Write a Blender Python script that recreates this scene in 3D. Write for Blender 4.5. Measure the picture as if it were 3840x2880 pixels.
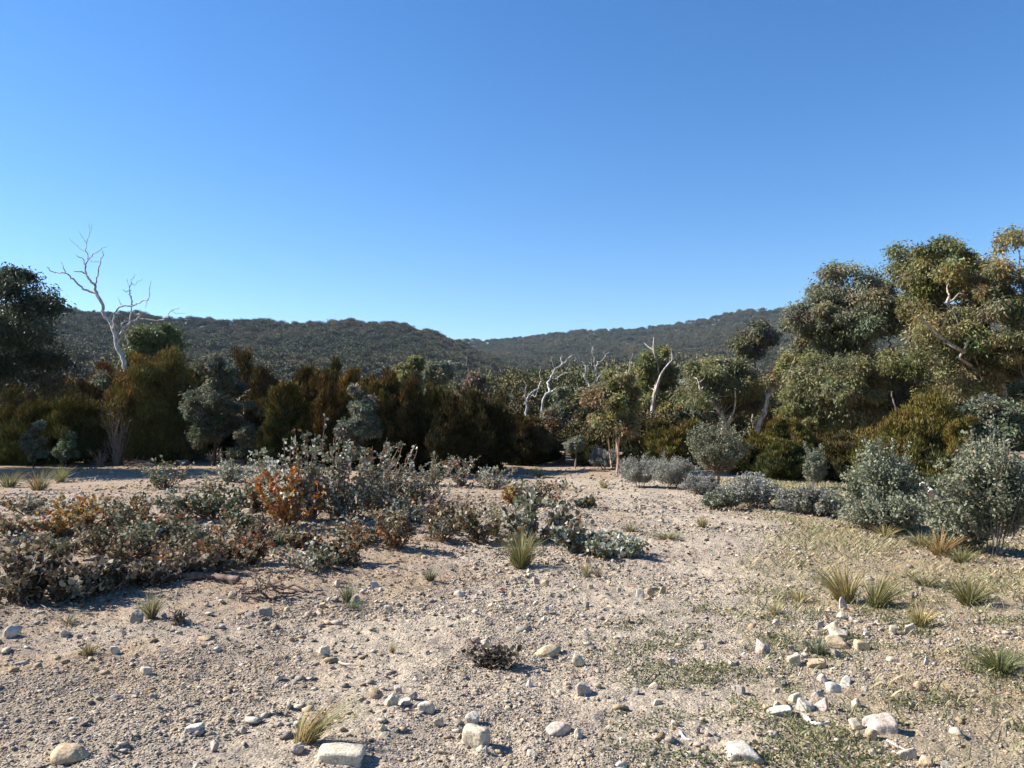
import bpy, math, random
import numpy as np
from math import radians as RAD

# ------------------------------------------------------------------ camera, sky, sun, exposure
sc = bpy.context.scene
col = sc.collection
for o in list(bpy.data.objects):
    bpy.data.objects.remove(o)
CAM_H, FPX, PITCH = 1.6, 804.0, 2.82           # metres, focal length in pixels of a 1024 wide frame, degrees up
cam_d = bpy.data.cameras.new('camera')
cam = bpy.data.objects.new('camera', cam_d); col.objects.link(cam)
cam.location = (0, 0, CAM_H); cam.rotation_euler = (RAD(90 + PITCH), 0, 0)
cam_d.sensor_width = 36.0; cam_d.lens = 36.0 * FPX / 1024.0
cam_d.clip_start = 0.1; cam_d.clip_end = 12000
sc.camera = cam
SUN_EL, SUN_AZ = 36.0, -79.0                    # azimuth clockwise from +Y: the sun stands left, a little ahead
world = bpy.data.worlds.new('World'); sc.world = world; world.use_nodes = True
wn = world.node_tree; bg = wn.nodes['Background']
sky = wn.nodes.new('ShaderNodeTexSky'); sky.sky_type = 'NISHITA'; sky.sun_disc = False
sky.sun_elevation = RAD(SUN_EL); sky.sun_rotation = RAD(SUN_AZ % 360)
sky.altitude = 500; sky.air_density = 1.1; sky.dust_density = 0.1; sky.ozone_density = 4.0
hs = wn.nodes.new('ShaderNodeHueSaturation'); hs.inputs['Saturation'].default_value = 1.26; hs.inputs['Hue'].default_value = .506; wn.links.new(sky.outputs[0], hs.inputs['Color'])
wn.links.new(hs.outputs[0], bg.inputs[0]); bg.inputs[1].default_value = 0.0745
sun_d = bpy.data.lights.new('sun', 'SUN'); sun_d.energy = 5.0; sun_d.angle = RAD(0.53); sun_d.color = (1.0, 0.955, 0.88)
sun = bpy.data.objects.new('sun', sun_d); col.objects.link(sun)
sdir = np.array([math.sin(RAD(SUN_AZ)) * math.cos(RAD(SUN_EL)), math.cos(RAD(SUN_AZ)) * math.cos(RAD(SUN_EL)), math.sin(RAD(SUN_EL))])
from mathutils import Vector
sun.rotation_euler = Vector(sdir).to_track_quat('Z', 'Y').to_euler()
sun.location = (-30, 5, 40)
vs = sc.view_settings
vs.view_transform = 'Standard'; vs.look = 'None'; vs.gamma = 1; vs.use_curve_mapping = False; vs.exposure = 1.3
cy = sc.cycles
cy.max_bounces = 5; cy.diffuse_bounces = 3; cy.glossy_bounces = 1; cy.transmission_bounces = 3; cy.volume_bounces = 0
cy.transparent_max_bounces = 4; cy.caustics_reflective = False; cy.caustics_refractive = False
cy.use_denoising = True; cy.denoiser = 'OPENIMAGEDENOISE'; cy.denoising_input_passes = 'RGB_ALBEDO_NORMAL'

# ------------------------------------------------------------------ helpers
R0 = np.random.default_rng(7)
def hash2(ix, iy, seed):
    h = (ix.astype(np.int64) * 374761393 + iy.astype(np.int64) * 668265263 + seed * 974634777) & 0xffffffff
    h = ((h ^ (h >> 13)) * 1274126177) & 0xffffffff
    return ((h ^ (h >> 16)) & 0xffff) / 65535.0
def vnoise(x, y, seed=0):                       # smooth value noise, 0..1
    x = np.asarray(x, float); y = np.asarray(y, float)
    ix = np.floor(x); iy = np.floor(y); fx = x - ix; fy = y - iy
    fx = fx * fx * (3 - 2 * fx); fy = fy * fy * (3 - 2 * fy)
    a = hash2(ix, iy, seed); b = hash2(ix + 1, iy, seed); c = hash2(ix, iy + 1, seed); d = hash2(ix + 1, iy + 1, seed)
    return (a * (1 - fx) + b * fx) * (1 - fy) + (c * (1 - fx) + d * fx) * fy
def fbm(x, y, seed=0, n=4):
    s = 0; a = 1; t = 0
    for i in range(n):
        s = s + a * vnoise(np.asarray(x) * 2 ** i, np.asarray(y) * 2 ** i, seed + i * 17); t += a; a *= .5
    return s / t
def sstep(a, b, x):
    t = np.clip((np.asarray(x, float) - a) / (b - a), 0, 1); return t * t * (3 - 2 * t)
def hgt(x, y):                                  # the lie of the land
    x = np.asarray(x, float); y = np.asarray(y, float)
    r = np.hypot(x, y)
    z = (vnoise(x / 7 + 3, y / 7, 1) - .5) * .22 * sstep(3, 12, r) + (vnoise(x / 2.1, y / 2.1, 2) - .5) * .07
    z = z + .25 * np.exp(-(((x + 5) / 5) ** 2 + ((y - 13) / 3.0) ** 2))       # low rise under the suckers
    z = z - 1.2 * sstep(45, 140, r) * sstep(0, 30, y)
    return z
cp, sp = math.cos(RAD(PITCH)), math.sin(RAD(PITCH))
def ray(u, v):
    a = (u - 512.0) / FPX; b = (384.0 - v) / FPX
    return np.array([a, cp - b * sp, sp + b * cp])
def at(u, v, d):                                # the point d metres ahead along pixel (u, v)
    r = ray(u, v); r = r / r[1]; return np.array([0, 0, CAM_H]) + r * d
def G(u, v):                                    # the ground under pixel (u, v)
    r = ray(u, v); t = 1.0; z = 0.0
    for i in range(40):
        t = (z - CAM_H) / r[2] if r[2] < -1e-4 else 60
        t = min(t, 90); z = float(hgt(r[0] * t, r[1] * t))
    return np.array([r[0] * t, r[1] * t, z])
def norm(a):
    return a / np.maximum(np.linalg.norm(a, axis=-1, keepdims=True), 1e-9)
def rdir(rng, n):
    return norm(rng.normal(size=(n, 3)))

class MB:                                       # collects vertices and faces, makes ONE mesh
    def __init__(s): s.v = []; s.n = 0; s.f = {}; s.c = {}
    def add(s, V, F, C=None):
        V = np.asarray(V, np.float32).reshape(-1, 3); F = np.asarray(F, np.int64); k = F.shape[1]
        if C is None: C = np.ones((len(F), 3))
        C = np.broadcast_to(np.asarray(C, np.float32), (len(F), 3))
        s.f.setdefault(k, []).append(F + s.n); s.c.setdefault(k, []).append(C); s.v.append(V); s.n += len(V)
    def mesh(s, name, mat, smooth=False):
        me = bpy.data.meshes.new(name)
        V = np.concatenate(s.v); me.vertices.add(len(V)); me.vertices.foreach_set('co', V.ravel())
        idx = []; tot = []; colr = []
        for k in s.f:
            F = np.concatenate(s.f[k]); idx.append(F.ravel()); tot.append(np.full(len(F), k)); colr.append(np.concatenate(s.c[k]))
        idx = np.concatenate(idx).astype(np.int32); tot = np.concatenate(tot).astype(np.int32); colr = np.concatenate(colr)
        me.loops.add(len(idx)); me.loops.foreach_set('vertex_index', idx)
        me.polygons.add(len(tot)); st = np.zeros(len(tot), np.int32); st[1:] = np.cumsum(tot)[:-1]
        me.polygons.foreach_set('loop_start', st); me.polygons.foreach_set('loop_total', tot)
        if smooth: me.polygons.foreach_set('use_smooth', np.ones(len(tot), bool))
        a = me.attributes.new('col', 'FLOAT_COLOR', 'FACE')
        a.data.foreach_set('color', np.concatenate([colr, np.ones((len(colr), 1))], 1).astype(np.float32).ravel())
        me.update(calc_edges=True); me.validate()
        if mat: me.materials.append(mat)
        return me
    def obj(s, name, mat, parent=None, color=(1, 1, 1), smooth=False, loc=None):
        o = bpy.data.objects.new(name, s.mesh(name, mat, smooth)); col.objects.link(o)
        o.color = (*color, 1)
        if parent: o.parent = parent
        if loc is not None: o.location = loc
        return o
def empty(name, loc):
    o = bpy.data.objects.new(name, None); col.objects.link(o); o.location = loc; o.empty_display_size = .3; return o
def tag(o, label=None, cat=None, group=None, kind=None):
    if label: o['label'] = label
    if cat: o['category'] = cat
    if group: o['group'] = group
    if kind: o['kind'] = kind
    return o

def tube(mb, P, r, sides=6, C=(1, 1, 1)):
    P = np.asarray(P, float); n = len(P); r = np.broadcast_to(np.asarray(r, float), (n,))
    T = norm(np.gradient(P, axis=0)); ref = np.array([.31, .92, .22]); A = norm(np.cross(T, ref)); B = np.cross(T, A)
    a = np.linspace(0, 2 * np.pi, sides, endpoint=False)
    V = P[:, None] + r[:, None, None] * (np.cos(a)[None, :, None] * A[:, None] + np.sin(a)[None, :, None] * B[:, None])
    i = np.arange(n - 1)[:, None] * sides; j = np.arange(sides)[None]; k = (j + 1) % sides
    F = np.stack([i + j, i + k, i + sides + k, i + sides + j], -1).reshape(-1, 4)
    mb.add(V.reshape(-1, 3), F, C)
    mb.add(V[-1], np.arange(sides)[None], C)
def smooth_path(P, m=4, jit=0, rng=None):       # Catmull-Rom through the points
    P = np.asarray(P, float)
    if len(P) == 2: P = np.array([P[0], P[0] * .5 + P[1] * .5, P[1]])
    Q = np.concatenate([[2 * P[0] - P[1]], P, [2 * P[-1] - P[-2]]]); out = []
    for i in range(1, len(Q) - 2):
        for t in np.linspace(0, 1, m, endpoint=False):
            a, b, c, d = Q[i - 1:i + 3]
            out.append(.5 * (2 * b + (c - a) * t + (2 * a - 5 * b + 4 * c - d) * t * t + (3 * b - a - 3 * c + d) * t ** 3))
    out.append(P[-1]); out = np.array(out)
    if jit and rng is not None: out[1:-1] += rng.normal(size=out[1:-1].shape) * jit
    return out
def leaf_quads(mb, P, D, L, W, C, rng, S=None):    # diamonds
    n = len(P); D = norm(D); S = norm(np.cross(D, rdir(rng, n) if S is None else S)); L = np.broadcast_to(L, (n,))[:, None]; W = np.broadcast_to(W, (n,))[:, None]
    m = P + D * L * .45
    V = np.stack([P, m + S * W * .5, P + D * L, m - S * W * .5], 1)
    mb.add(V.reshape(-1, 3), np.arange(4 * n).reshape(-1, 4), C)
def leaf_discs(mb, P, D, L, W, C, rng):            # rounded six-sided leaves, a little folded
    n = len(P); D = norm(D); S = norm(np.cross(D, rdir(rng, n))); N = np.cross(D, S)
    L = np.broadcast_to(L, (n,))[:, None]; W = np.broadcast_to(W, (n,))[:, None]
    q = [(0, 0, 0), (.28, .42, .08), (.68, .46, .1), (1, 0, .02), (.68, -.46, .1), (.28, -.42, .08)]
    V = np.stack([P + D * L * a + S * W * b + N * W * c for a, b, c in q], 1)
    mb.add(V.reshape(-1, 3), np.concatenate([np.arange(6 * n).reshape(-1, 6)[:, [0, 1, 2, 3]], np.arange(6 * n).reshape(-1, 6)[:, [0, 3, 4, 5]]]), np.concatenate([C, C]) if np.ndim(C) == 2 else C)

# ------------------------------------------------------------------ materials
def new_mat(name):
    m = bpy.data.materials.new(name); m.use_nodes = True; nt = m.node_tree; nt.nodes.clear()
    out = nt.nodes.new('ShaderNodeOutputMaterial'); return m, nt, out
def N(nt, t, **kw):
    n = nt.nodes.new(t)
    for k, v in kw.items():
        if k.startswith('i_'): n.inputs[int(k[2:])].default_value = v
        else: setattr(n, k, v)
    return n
def mulc(nt, a, b):
    m = nt.nodes.new('ShaderNodeMix'); m.data_type = 'RGBA'; m.blend_type = 'MULTIPLY'; m.inputs[0].default_value = 1
    nt.links.new(a, m.inputs[6]); nt.links.new(b, m.inputs[7]); return m.outputs[2]
def ramp(nt, fac, stops):
    r = nt.nodes.new('ShaderNodeValToRGB'); e = r.color_ramp.elements
    while len(e) < len(stops): e.new(.5)
    for el, (p, c) in zip(e, stops): el.position = p; el.color = (*c, 1)
    nt.links.new(fac, r.inputs[0]); return r.outputs[0]
def leaf_mat(name, trans=.25, rough=.55, spec=.25):
    m, nt, out = new_mat(name); L = nt.links.new
    oi = N(nt, 'ShaderNodeObjectInfo'); at_ = N(nt, 'ShaderNodeAttribute', attribute_name='col')
    c = mulc(nt, oi.outputs['Color'], at_.outputs['Color'])
    p = N(nt, 'ShaderNodeBsdfPrincipled'); L(c, p.inputs['Base Color']); p.inputs['Roughness'].default_value = rough; p.inputs['Specular IOR Level'].default_value = spec
    t = N(nt, 'ShaderNodeBsdfTranslucent'); L(c, t.inputs[0])
    mx = N(nt, 'ShaderNodeMixShader'); mx.inputs[0].default_value = trans; L(p.outputs[0], mx.inputs[1]); L(t.outputs[0], mx.inputs[2]); L(mx.outputs[0], out.inputs[0])
    return m
M_LEAF = leaf_mat('leaf', .35); M_WAX = leaf_mat('waxy_leaf', .25, .6, .1); M_NEEDLE = leaf_mat('needle', .10, .8, .06); M_GRASS = leaf_mat('dry_grass', .25, .6, .2)
def bark_mat(name, stops, scale=(6, 6, 1.5), bump=.4):
    m, nt, out = new_mat(name); L = nt.links.new
    tc = N(nt, 'ShaderNodeTexCoord'); mp = N(nt, 'ShaderNodeMapping'); mp.inputs['Scale'].default_value = scale; L(tc.outputs['Object'], mp.inputs[0])
    no = N(nt, 'ShaderNodeTexNoise'); no.inputs['Scale'].default_value = 2.0; no.inputs['Detail'].default_value = 5; L(mp.outputs[0], no.inputs[0])
    oi = N(nt, 'ShaderNodeObjectInfo'); c = mulc(nt, ramp(nt, no.outputs[0], stops), oi.outputs['Color'])
    p = N(nt, 'ShaderNodeBsdfPrincipled'); L(c, p.inputs['Base Color']); p.inputs['Roughness'].default_value = .8; p.inputs['Specular IOR Level'].default_value = .2
    b = N(nt, 'ShaderNodeBump'); b.inputs['Strength'].default_value = bump; b.inputs['Distance'].default_value = .03; L(no.outputs[0], b.inputs['Height']); L(b.outputs[0], p.inputs['Normal']); L(p.outputs[0], out.inputs[0])
    return m
M_DEADWOOD = bark_mat('bleached_wood', [(.32, (.13, .105, .09)), (.48, (.40, .365, .33)), (.7, (.60, .56, .52))], (5, 5, 2))
M_BARK = bark_mat('rough_bark', [(.35, (.05, .035, .028)), (.55, (.14, .10, .08)), (.75, (.24, .19, .15))])
M_GUM = bark_mat('smooth_gum_bark', [(.35, (.12, .09, .07)), (.48, (.36, .30, .25)), (.7, (.58, .54, .48))])
M_TWIG = bark_mat('twig', [(.3, (.12, .09, .075)), (.7, (.38, .33, .29))], (20, 20, 20))
def rock_mat(name, use_attr):
    m, nt, out = new_mat(name); L = nt.links.new
    tc = N(nt, 'ShaderNodeTexCoord')
    n1 = N(nt, 'ShaderNodeTexNoise'); n1.inputs['Scale'].default_value = 20; n1.inputs['Detail'].default_value = 6; n1.inputs['Roughness'].default_value = .65; L(tc.outputs['Object'], n1.inputs[0])
    n2 = N(nt, 'ShaderNodeTexNoise'); n2.inputs['Scale'].default_value = 70; n2.inputs['Detail'].default_value = 4; L(tc.outputs['Object'], n2.inputs[0])
    if use_attr: base = N(nt, 'ShaderNodeAttribute', attribute_name='col').outputs['Color']
    else: base = N(nt, 'ShaderNodeObjectInfo').outputs['Color']
    c = mulc(nt, base, ramp(nt, n1.outputs[0], [(.3, (.50, .46, .42)), (.45, (.92, .9, .86)), (.55, (1, 1, 1)), (.7, (1.08, .98, .86))]))
    c = mulc(nt, c, ramp(nt, n2.outputs[0], [(.35, (.72, .72, .74)), (.55, (1.05, 1.05, 1.05))]))
    p = N(nt, 'ShaderNodeBsdfPrincipled'); L(c, p.inputs['Base Color']); p.inputs['Roughness'].default_value = .9; p.inputs['Specular IOR Level'].default_value = .15
    b = N(nt, 'ShaderNodeBump'); b.inputs['Strength'].default_value = .5; b.inputs['Distance'].default_value = .01
    L(n2.outputs[0], b.inputs['Height']); L(b.outputs[0], p.inputs['Normal']); L(p.outputs[0], out.inputs[0])
    return m
M_ROCK = rock_mat('stone', False); M_PEBBLE = rock_mat('pebble', True)
def ground_mat():
    m, nt, out = new_mat('stony_earth'); L = nt.links.new
    tc = N(nt, 'ShaderNodeTexCoord'); a = N(nt, 'ShaderNodeAttribute', attribute_name='col')
    n1 = N(nt, 'ShaderNodeTexNoise'); n1.inputs['Scale'].default_value = 22; n1.inputs['Detail'].default_value = 8; n1.inputs['Roughness'].default_value = .75; L(tc.outputs['Object'], n1.inputs[0])
    v = N(nt, 'ShaderNodeTexVoronoi'); v.inputs['Scale'].default_value = 75; v.inputs['Randomness'].default_value = 1; L(tc.outputs['Object'], v.inputs['Vector'])
    c = mulc(nt, a.outputs['Color'], ramp(nt, n1.outputs[0], [(.25, (.55, .50, .46)), (.5, (1, 1, 1)), (.75, (1.18, 1.14, 1.08))]))
    sv = N(nt, 'ShaderNodeSeparateColor'); L(v.outputs['Color'], sv.inputs[0])
    c = mulc(nt, c, ramp(nt, sv.outputs[0], [(0, (.70, .68, .68)), (.4, (.95, .9, .86)), (.8, (1.05, 1.04, 1.0)), (1, (1.35, 1.32, 1.28))]))
    p = N(nt, 'ShaderNodeBsdfPrincipled'); L(c, p.inputs['Base Color']); p.inputs['Roughness'].default_value = .95; p.inputs['Specular IOR Level'].default_value = .1
    b1 = N(nt, 'ShaderNodeBump'); b1.inputs['Strength'].default_value = .9; b1.inputs['Distance'].default_value = .02; L(n1.outputs[0], b1.inputs['Height'])
    b2 = N(nt, 'ShaderNodeBump'); b2.inputs['Strength'].default_value = .8; b2.inputs['Distance'].default_value = .008; b2.invert = True
    L(v.outputs['Distance'], b2.inputs['Height']); L(b1.outputs[0], b2.inputs['Normal']); L(b2.outputs[0], p.inputs['Normal']); L(p.outputs[0], out.inputs[0])
    return m
M_GROUND = ground_mat()
def hill_mat():
    m, nt, out = new_mat('hill_floor'); L = nt.links.new
    tc = N(nt, 'ShaderNodeTexCoord'); n1 = N(nt, 'ShaderNodeTexNoise'); n1.inputs['Scale'].default_value = .05; n1.inputs['Detail'].default_value = 8; L(tc.outputs['Object'], n1.inputs[0])
    p = N(nt, 'ShaderNodeBsdfPrincipled'); L(ramp(nt, n1.outputs[0], [(.35, (.05, .05, .03)), (.65, (.12, .10, .065))]), p.inputs['Base Color']); p.inputs['Roughness'].default_value = 1; L(p.outputs[0], out.inputs[0])
    return m
M_HILL = hill_mat()

# ------------------------------------------------------------------ ground, one sheet out past the hills
def track(x, y):                                # 1 on the bare stony track, 0 off it
    cx = -.6 + .012 * y * y * .9 - .05 * y + 1.2; w = 2.0 + .02 * y
    return np.exp(-((x - cx) / w) ** 2)
def grassy(x, y):                               # where thin straw grass covers the stones, to the right
    return sstep(.26, .40, x / np.maximum(y, .5) + (vnoise(x / 1.3, y / 1.3, 31) - .5) * .14 + (y - 9) * .004) * sstep(30, 22, y)
az = np.concatenate([np.linspace(-42, 42, 760), np.linspace(42, 318, 62)[1:-1]])
rr = np.concatenate([np.linspace(.3, 2.4, 8), np.geomspace(2.5, 40, 620), np.geomspace(40, 4500, 60)[1:]])
A, Rr = np.meshgrid(np.radians(az), rr); X = Rr * np.sin(A); Y = Rr * np.cos(A)
near = sstep(45, 14, Rr)
Z = hgt(X, Y) + near * ((fbm(X / .5, Y / .5, 5, 3) - .5) * .05 + (fbm(X / .11, Y / .11, 8, 3) - .5) * .05)
na = len(az); nr = len(rr)
i = np.arange(nr - 1)[:, None] * na; j = np.arange(na)[None]; k = (j + 1) % na
F = np.stack([i + j, i + k, i + na + k, i + na + j], -1).reshape(-1, 4)
fx = X[:-1].ravel(); fy = Y[:-1].ravel()
n1 = fbm(fx / 1.6, fy / 1.6, 40, 4); n2 = fbm(fx / .5, fy / .5, 44, 3)
tan = np.array([.32, .245, .17]); pale = np.array([.395, .335, .26]); grey = np.array([.275, .232, .19]); straw = np.array([.26, .21, .12]); soil = np.array([.30, .22, .15])
mixc = lambda a, b, t: a * (1 - t[:, None]) + b * t[:, None]
C = mixc(np.broadcast_to(tan, (len(fx), 3)), pale, sstep(.42, .62, n1 * .7 + track(fx, fy) * .40))
C = mixc(C, grey, sstep(.52, .66, n2) * .6)
C = mixc(C, straw, grassy(fx, fy) * .45)
C = mixc(C, soil, sstep(24, 34, np.hypot(fx, fy)) * .7)
g = MB(); g.add(np.stack([X, Y, Z], -1), F, C); g.add(np.stack([X[0], Y[0], Z[0]], -1), np.arange(na)[::-1][None], [tan])
tag(g.obj('ground', M_GROUND, smooth=True), 'pale stony ground sheet with sandy patches', kind='structure')

# ------------------------------------------------------------------ hills
def ridge(pts, tree_px):
    u = np.array([p[0] for p in pts], float); v = np.array([p[1] for p in pts], float) + tree_px
    a = np.arctan2((u - 512) / FPX, 1.0); e = np.array([ray(uu, vv)[2] / math.hypot(ray(uu, vv)[0], ray(uu, vv)[1]) for uu, vv in zip(u, v)])
    return a, e
HILLS = [dict(pts=[(-420, 312), (-200, 305), (0, 304), (69, 308), (130, 311), (185, 317), (240, 320), (296, 320), (345, 318), (393, 321), (430, 328), (450, 337), (470, 345), (510, 364), (560, 384), (640, 405), (700, 418)],
              foot=150, dist=560, seed=3, px=9),
         dict(pts=[(300, 352), (380, 350), (430, 345), (465, 341), (510, 338), (555, 333), (600, 330), (650, 328), (680, 323), (740, 312), (790, 309), (850, 306), (940, 304), (1024, 303), (1200, 300), (1450, 318)],
              foot=300, dist=1250, seed=9, px=4)]
def hill_z(h, a, r):
    pa, pe = ridge(h['pts'], h['px']); e = np.interp(a, pa, pe, left=pe[0], right=pe[-1])
    t = np.clip((r - h['foot']) / (h['dist'] - h['foot']), 0, 1.6)
    prof = np.where(t < 1, t ** .9 * (1 - .18 * np.sin(np.pi * np.clip(t, 0, 1))), 1 - (t - 1) * .5)
    wob = (fbm(a * 14, r / 130, h['seed'], 3) - .5) * .10 * np.sin(np.pi * np.clip(t, 0, 1))
    return (CAM_H + e * h['dist']) * (prof + wob) - 2.0 * (1 - t)
for h in HILLS:
    pa, _ = ridge(h['pts'], 0)
    aa = np.linspace(pa[0], pa[-1], 160); rs = np.linspace(h['foot'] - 20, h['foot'] + (h['dist'] - h['foot']) * 1.5, 70)
    A, Rr = np.meshgrid(aa, rs); Zh = hill_z(h, A, Rr)
    i = np.arange(69)[:, None] * 160; j = np.arange(159)[None]
    F = np.stack([i + j, i + j + 1, i + 160 + j + 1, i + 160 + j], -1).reshape(-1, 4)
    m = MB(); m.add(np.stack([Rr * np.sin(A), Rr * np.cos(A), Zh], -1), F)
    tag(m.obj('hill', M_HILL, smooth=True), kind='structure')

# ------------------------------------------------------------------ crowns
def tuft_leaves(rng, c, rad, n, L, W, mode, tint=.25):
    c = np.repeat(c, n, 0); k = len(c); rad = np.repeat(rad, n, 0)
    d = rdir(rng, k); q = rng.random(k) ** .45
    P = c + d * rad * q[:, None]
    if mode == 'droop': D = d * .55 + np.array([0, 0, -.55]) + rdir(rng, k) * .55
    elif mode == 'up': D = d * .35 + np.array([0, 0, .8]) + rdir(rng, k) * .45
    else: D = d * .6 + rdir(rng, k) * .8
    return P, D, L * rng.uniform(.6, 1.25, k), W * rng.uniform(.6, 1.25, k)
def tints(rng, ntuft, n, accent=None, acc=0.0, spread=.3):
    t = np.repeat(rng.uniform(1 - spread, 1 + spread, ntuft), n)[:, None] * rng.uniform(.65, 1.35, (ntuft * n, 1)) * np.array([1, 1, 1])
    t = t * (1 + (np.repeat(rng.normal(size=(ntuft, 3)), n, 0) * np.array([.10, .03, .10])))
    if accent is not None:
        pick = np.repeat(rng.random(ntuft) < acc, n) & (rng.random(ntuft * n) < .8) | (rng.random(ntuft * n) < acc * .25)
        t[pick] = t[pick] * accent
    return np.clip(t, .1, 6)
def spine(rng, a, b, wob, m=7):
    P = np.linspace(a, b, m); w = np.cumsum(rng.normal(size=(m, 3)) * wob, 0); w -= np.linspace(w[0], w[-1], m); P[1:-1] += w[1:-1]; return P

def gum_tree(name, base, H, W, hb, color, label, cat='tree', group=None, seed=0, nt=46, nl=230, leaf=(.17, .05), stems=1, bark=M_BARK, barkc=(1, 1, 1),
             traced=None, trace_r=None, accent=(1.15, .95, .8), acc=.12, tuft=(.13, .21), mode='droop', lean=0.0, mat=None, flat=.85, fill=.55, tr=None, loose=.0):
    rng = np.random.default_rng(seed + 1000); t = empty(name, base); tag(t, label, cat, group)
    cz = (H + hb) / 2; ru, rz = W / 2, (H - hb) / 2
    nlobe = max(9, int(nt / 1.7)); d = rdir(rng, nlobe * 4); q = rng.random(nlobe * 4) ** .42
    keep = (d[:, 2] > -.2) | (rng.random(nlobe * 4) < fill); d = d[keep][:nlobe]; q = q[keep][:nlobe]; nlobe = len(d)
    lr = W * rng.uniform(tuft[0] * .6, tuft[1] * 1.15, nlobe)[:, None] * np.array([1, 1, flat]) * (.88 if nt > 24 else 1.1)
    off = np.array([lean * W, 0, 0]); sq = np.clip(1 - lr / np.array([ru, ru, rz]) * .7, .3, 1)
    lc = np.array([0, 0, cz]) + off + d * np.array([ru, ru * .95, rz]) * q[:, None] * sq + rng.normal(size=(nlobe, 3)) * W * .02
    lo_, hi_ = (lc - lr).min(0), (lc + lr * 1.15).max(0)                  # fill the crown's full height and breadth
    tl_ = np.array([off[0] - ru, -ru, hb]); th_ = np.array([off[0] + ru, ru, H])
    k3 = (th_ - tl_) / np.maximum(hi_ - lo_, 1e-3); lc = tl_ + (lc - lo_) * k3; lr = lr * np.minimum(np.maximum(k3.mean(), 1), 1.5)
    ns = 9; sd = rdir(rng, nlobe * ns); sd[:, 2] = np.where(sd[:, 2] < -.25, -sd[:, 2], sd[:, 2])
    c = np.repeat(lc, ns, 0) + sd * np.repeat(lr, ns, 0) * (rng.random(nlobe * ns)[:, None] ** .35)
    rad = np.repeat(lr, ns, 0) * rng.uniform(.30, .52, (nlobe * ns, 1)); nk = int(nl * nt * 2.6 / (nlobe * ns))
    P, D, L, Wd = tuft_leaves(rng, c, rad, nk, leaf[0], leaf[1], mode); P = P + rng.normal(size=P.shape) * np.repeat(rad, nk, 0) * .5
    T = tints(rng, nlobe * ns, nk, np.array(accent), acc, .18) * np.repeat(rng.uniform(.8, 1.22, (nlobe, 1)) * (1 + rng.normal(size=(nlobe, 3)) * np.array([.06, .03, .08])), ns * nk, 0)
    m = MB(); leaf_quads(m, P, D, L, Wd, np.clip(T, .1, 6), rng); c = lc; nt = nlobe
    tk = MB(); r0 = tr or max(.03, H * .017)
    tips = []
    if traced is not None:
        b = np.array(base)
        for pl, (ra, rb) in zip(traced, trace_r):
            Q = smooth_path(np.array(pl) - b, 4); tube(tk, Q, np.linspace(ra, rb, len(Q)), 8); tips.append(Q)
        A = np.concatenate([tips[0][len(tips[0]) // 3:]] + [x[-1:] for x in tips[1:]])
    else:
        A = []
        for s in range(stems):
            ang = rng.uniform(0, 6.28); o = np.array([math.cos(ang), math.sin(ang), 0]) * (.0 if stems == 1 else W * .07)
            top = off * .8 + np.array([0, 0, hb + (H - hb) * .55]) + o * 3
            Q = spine(rng, o - np.array([0, 0, .08]), top, H * .012, 8); tube(tk, Q, np.linspace(r0 / math.sqrt(stems), r0 * .4, 8), 7); A.append(Q[3:])
        A = np.concatenate(A)
    for x in c[rng.permutation(nt)[:min(nt, 34)]]:
        lo = A[A[:, 2] < max(x[2] - .02 * H, A[:, 2].min() + .05)]
        a = lo[np.argmin(np.linalg.norm(lo - x, axis=1) + rng.random(len(lo)) * .15 * H)]
        Q = spine(rng, a, x, H * .012, 6); tube(tk, Q, np.linspace(r0 * .32, r0 * .07, 6), 4)
    tk.obj('trunk', bark, t, barkc, smooth=True)
    m.obj('crown', mat or M_LEAF, t, color)
    return t
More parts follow.
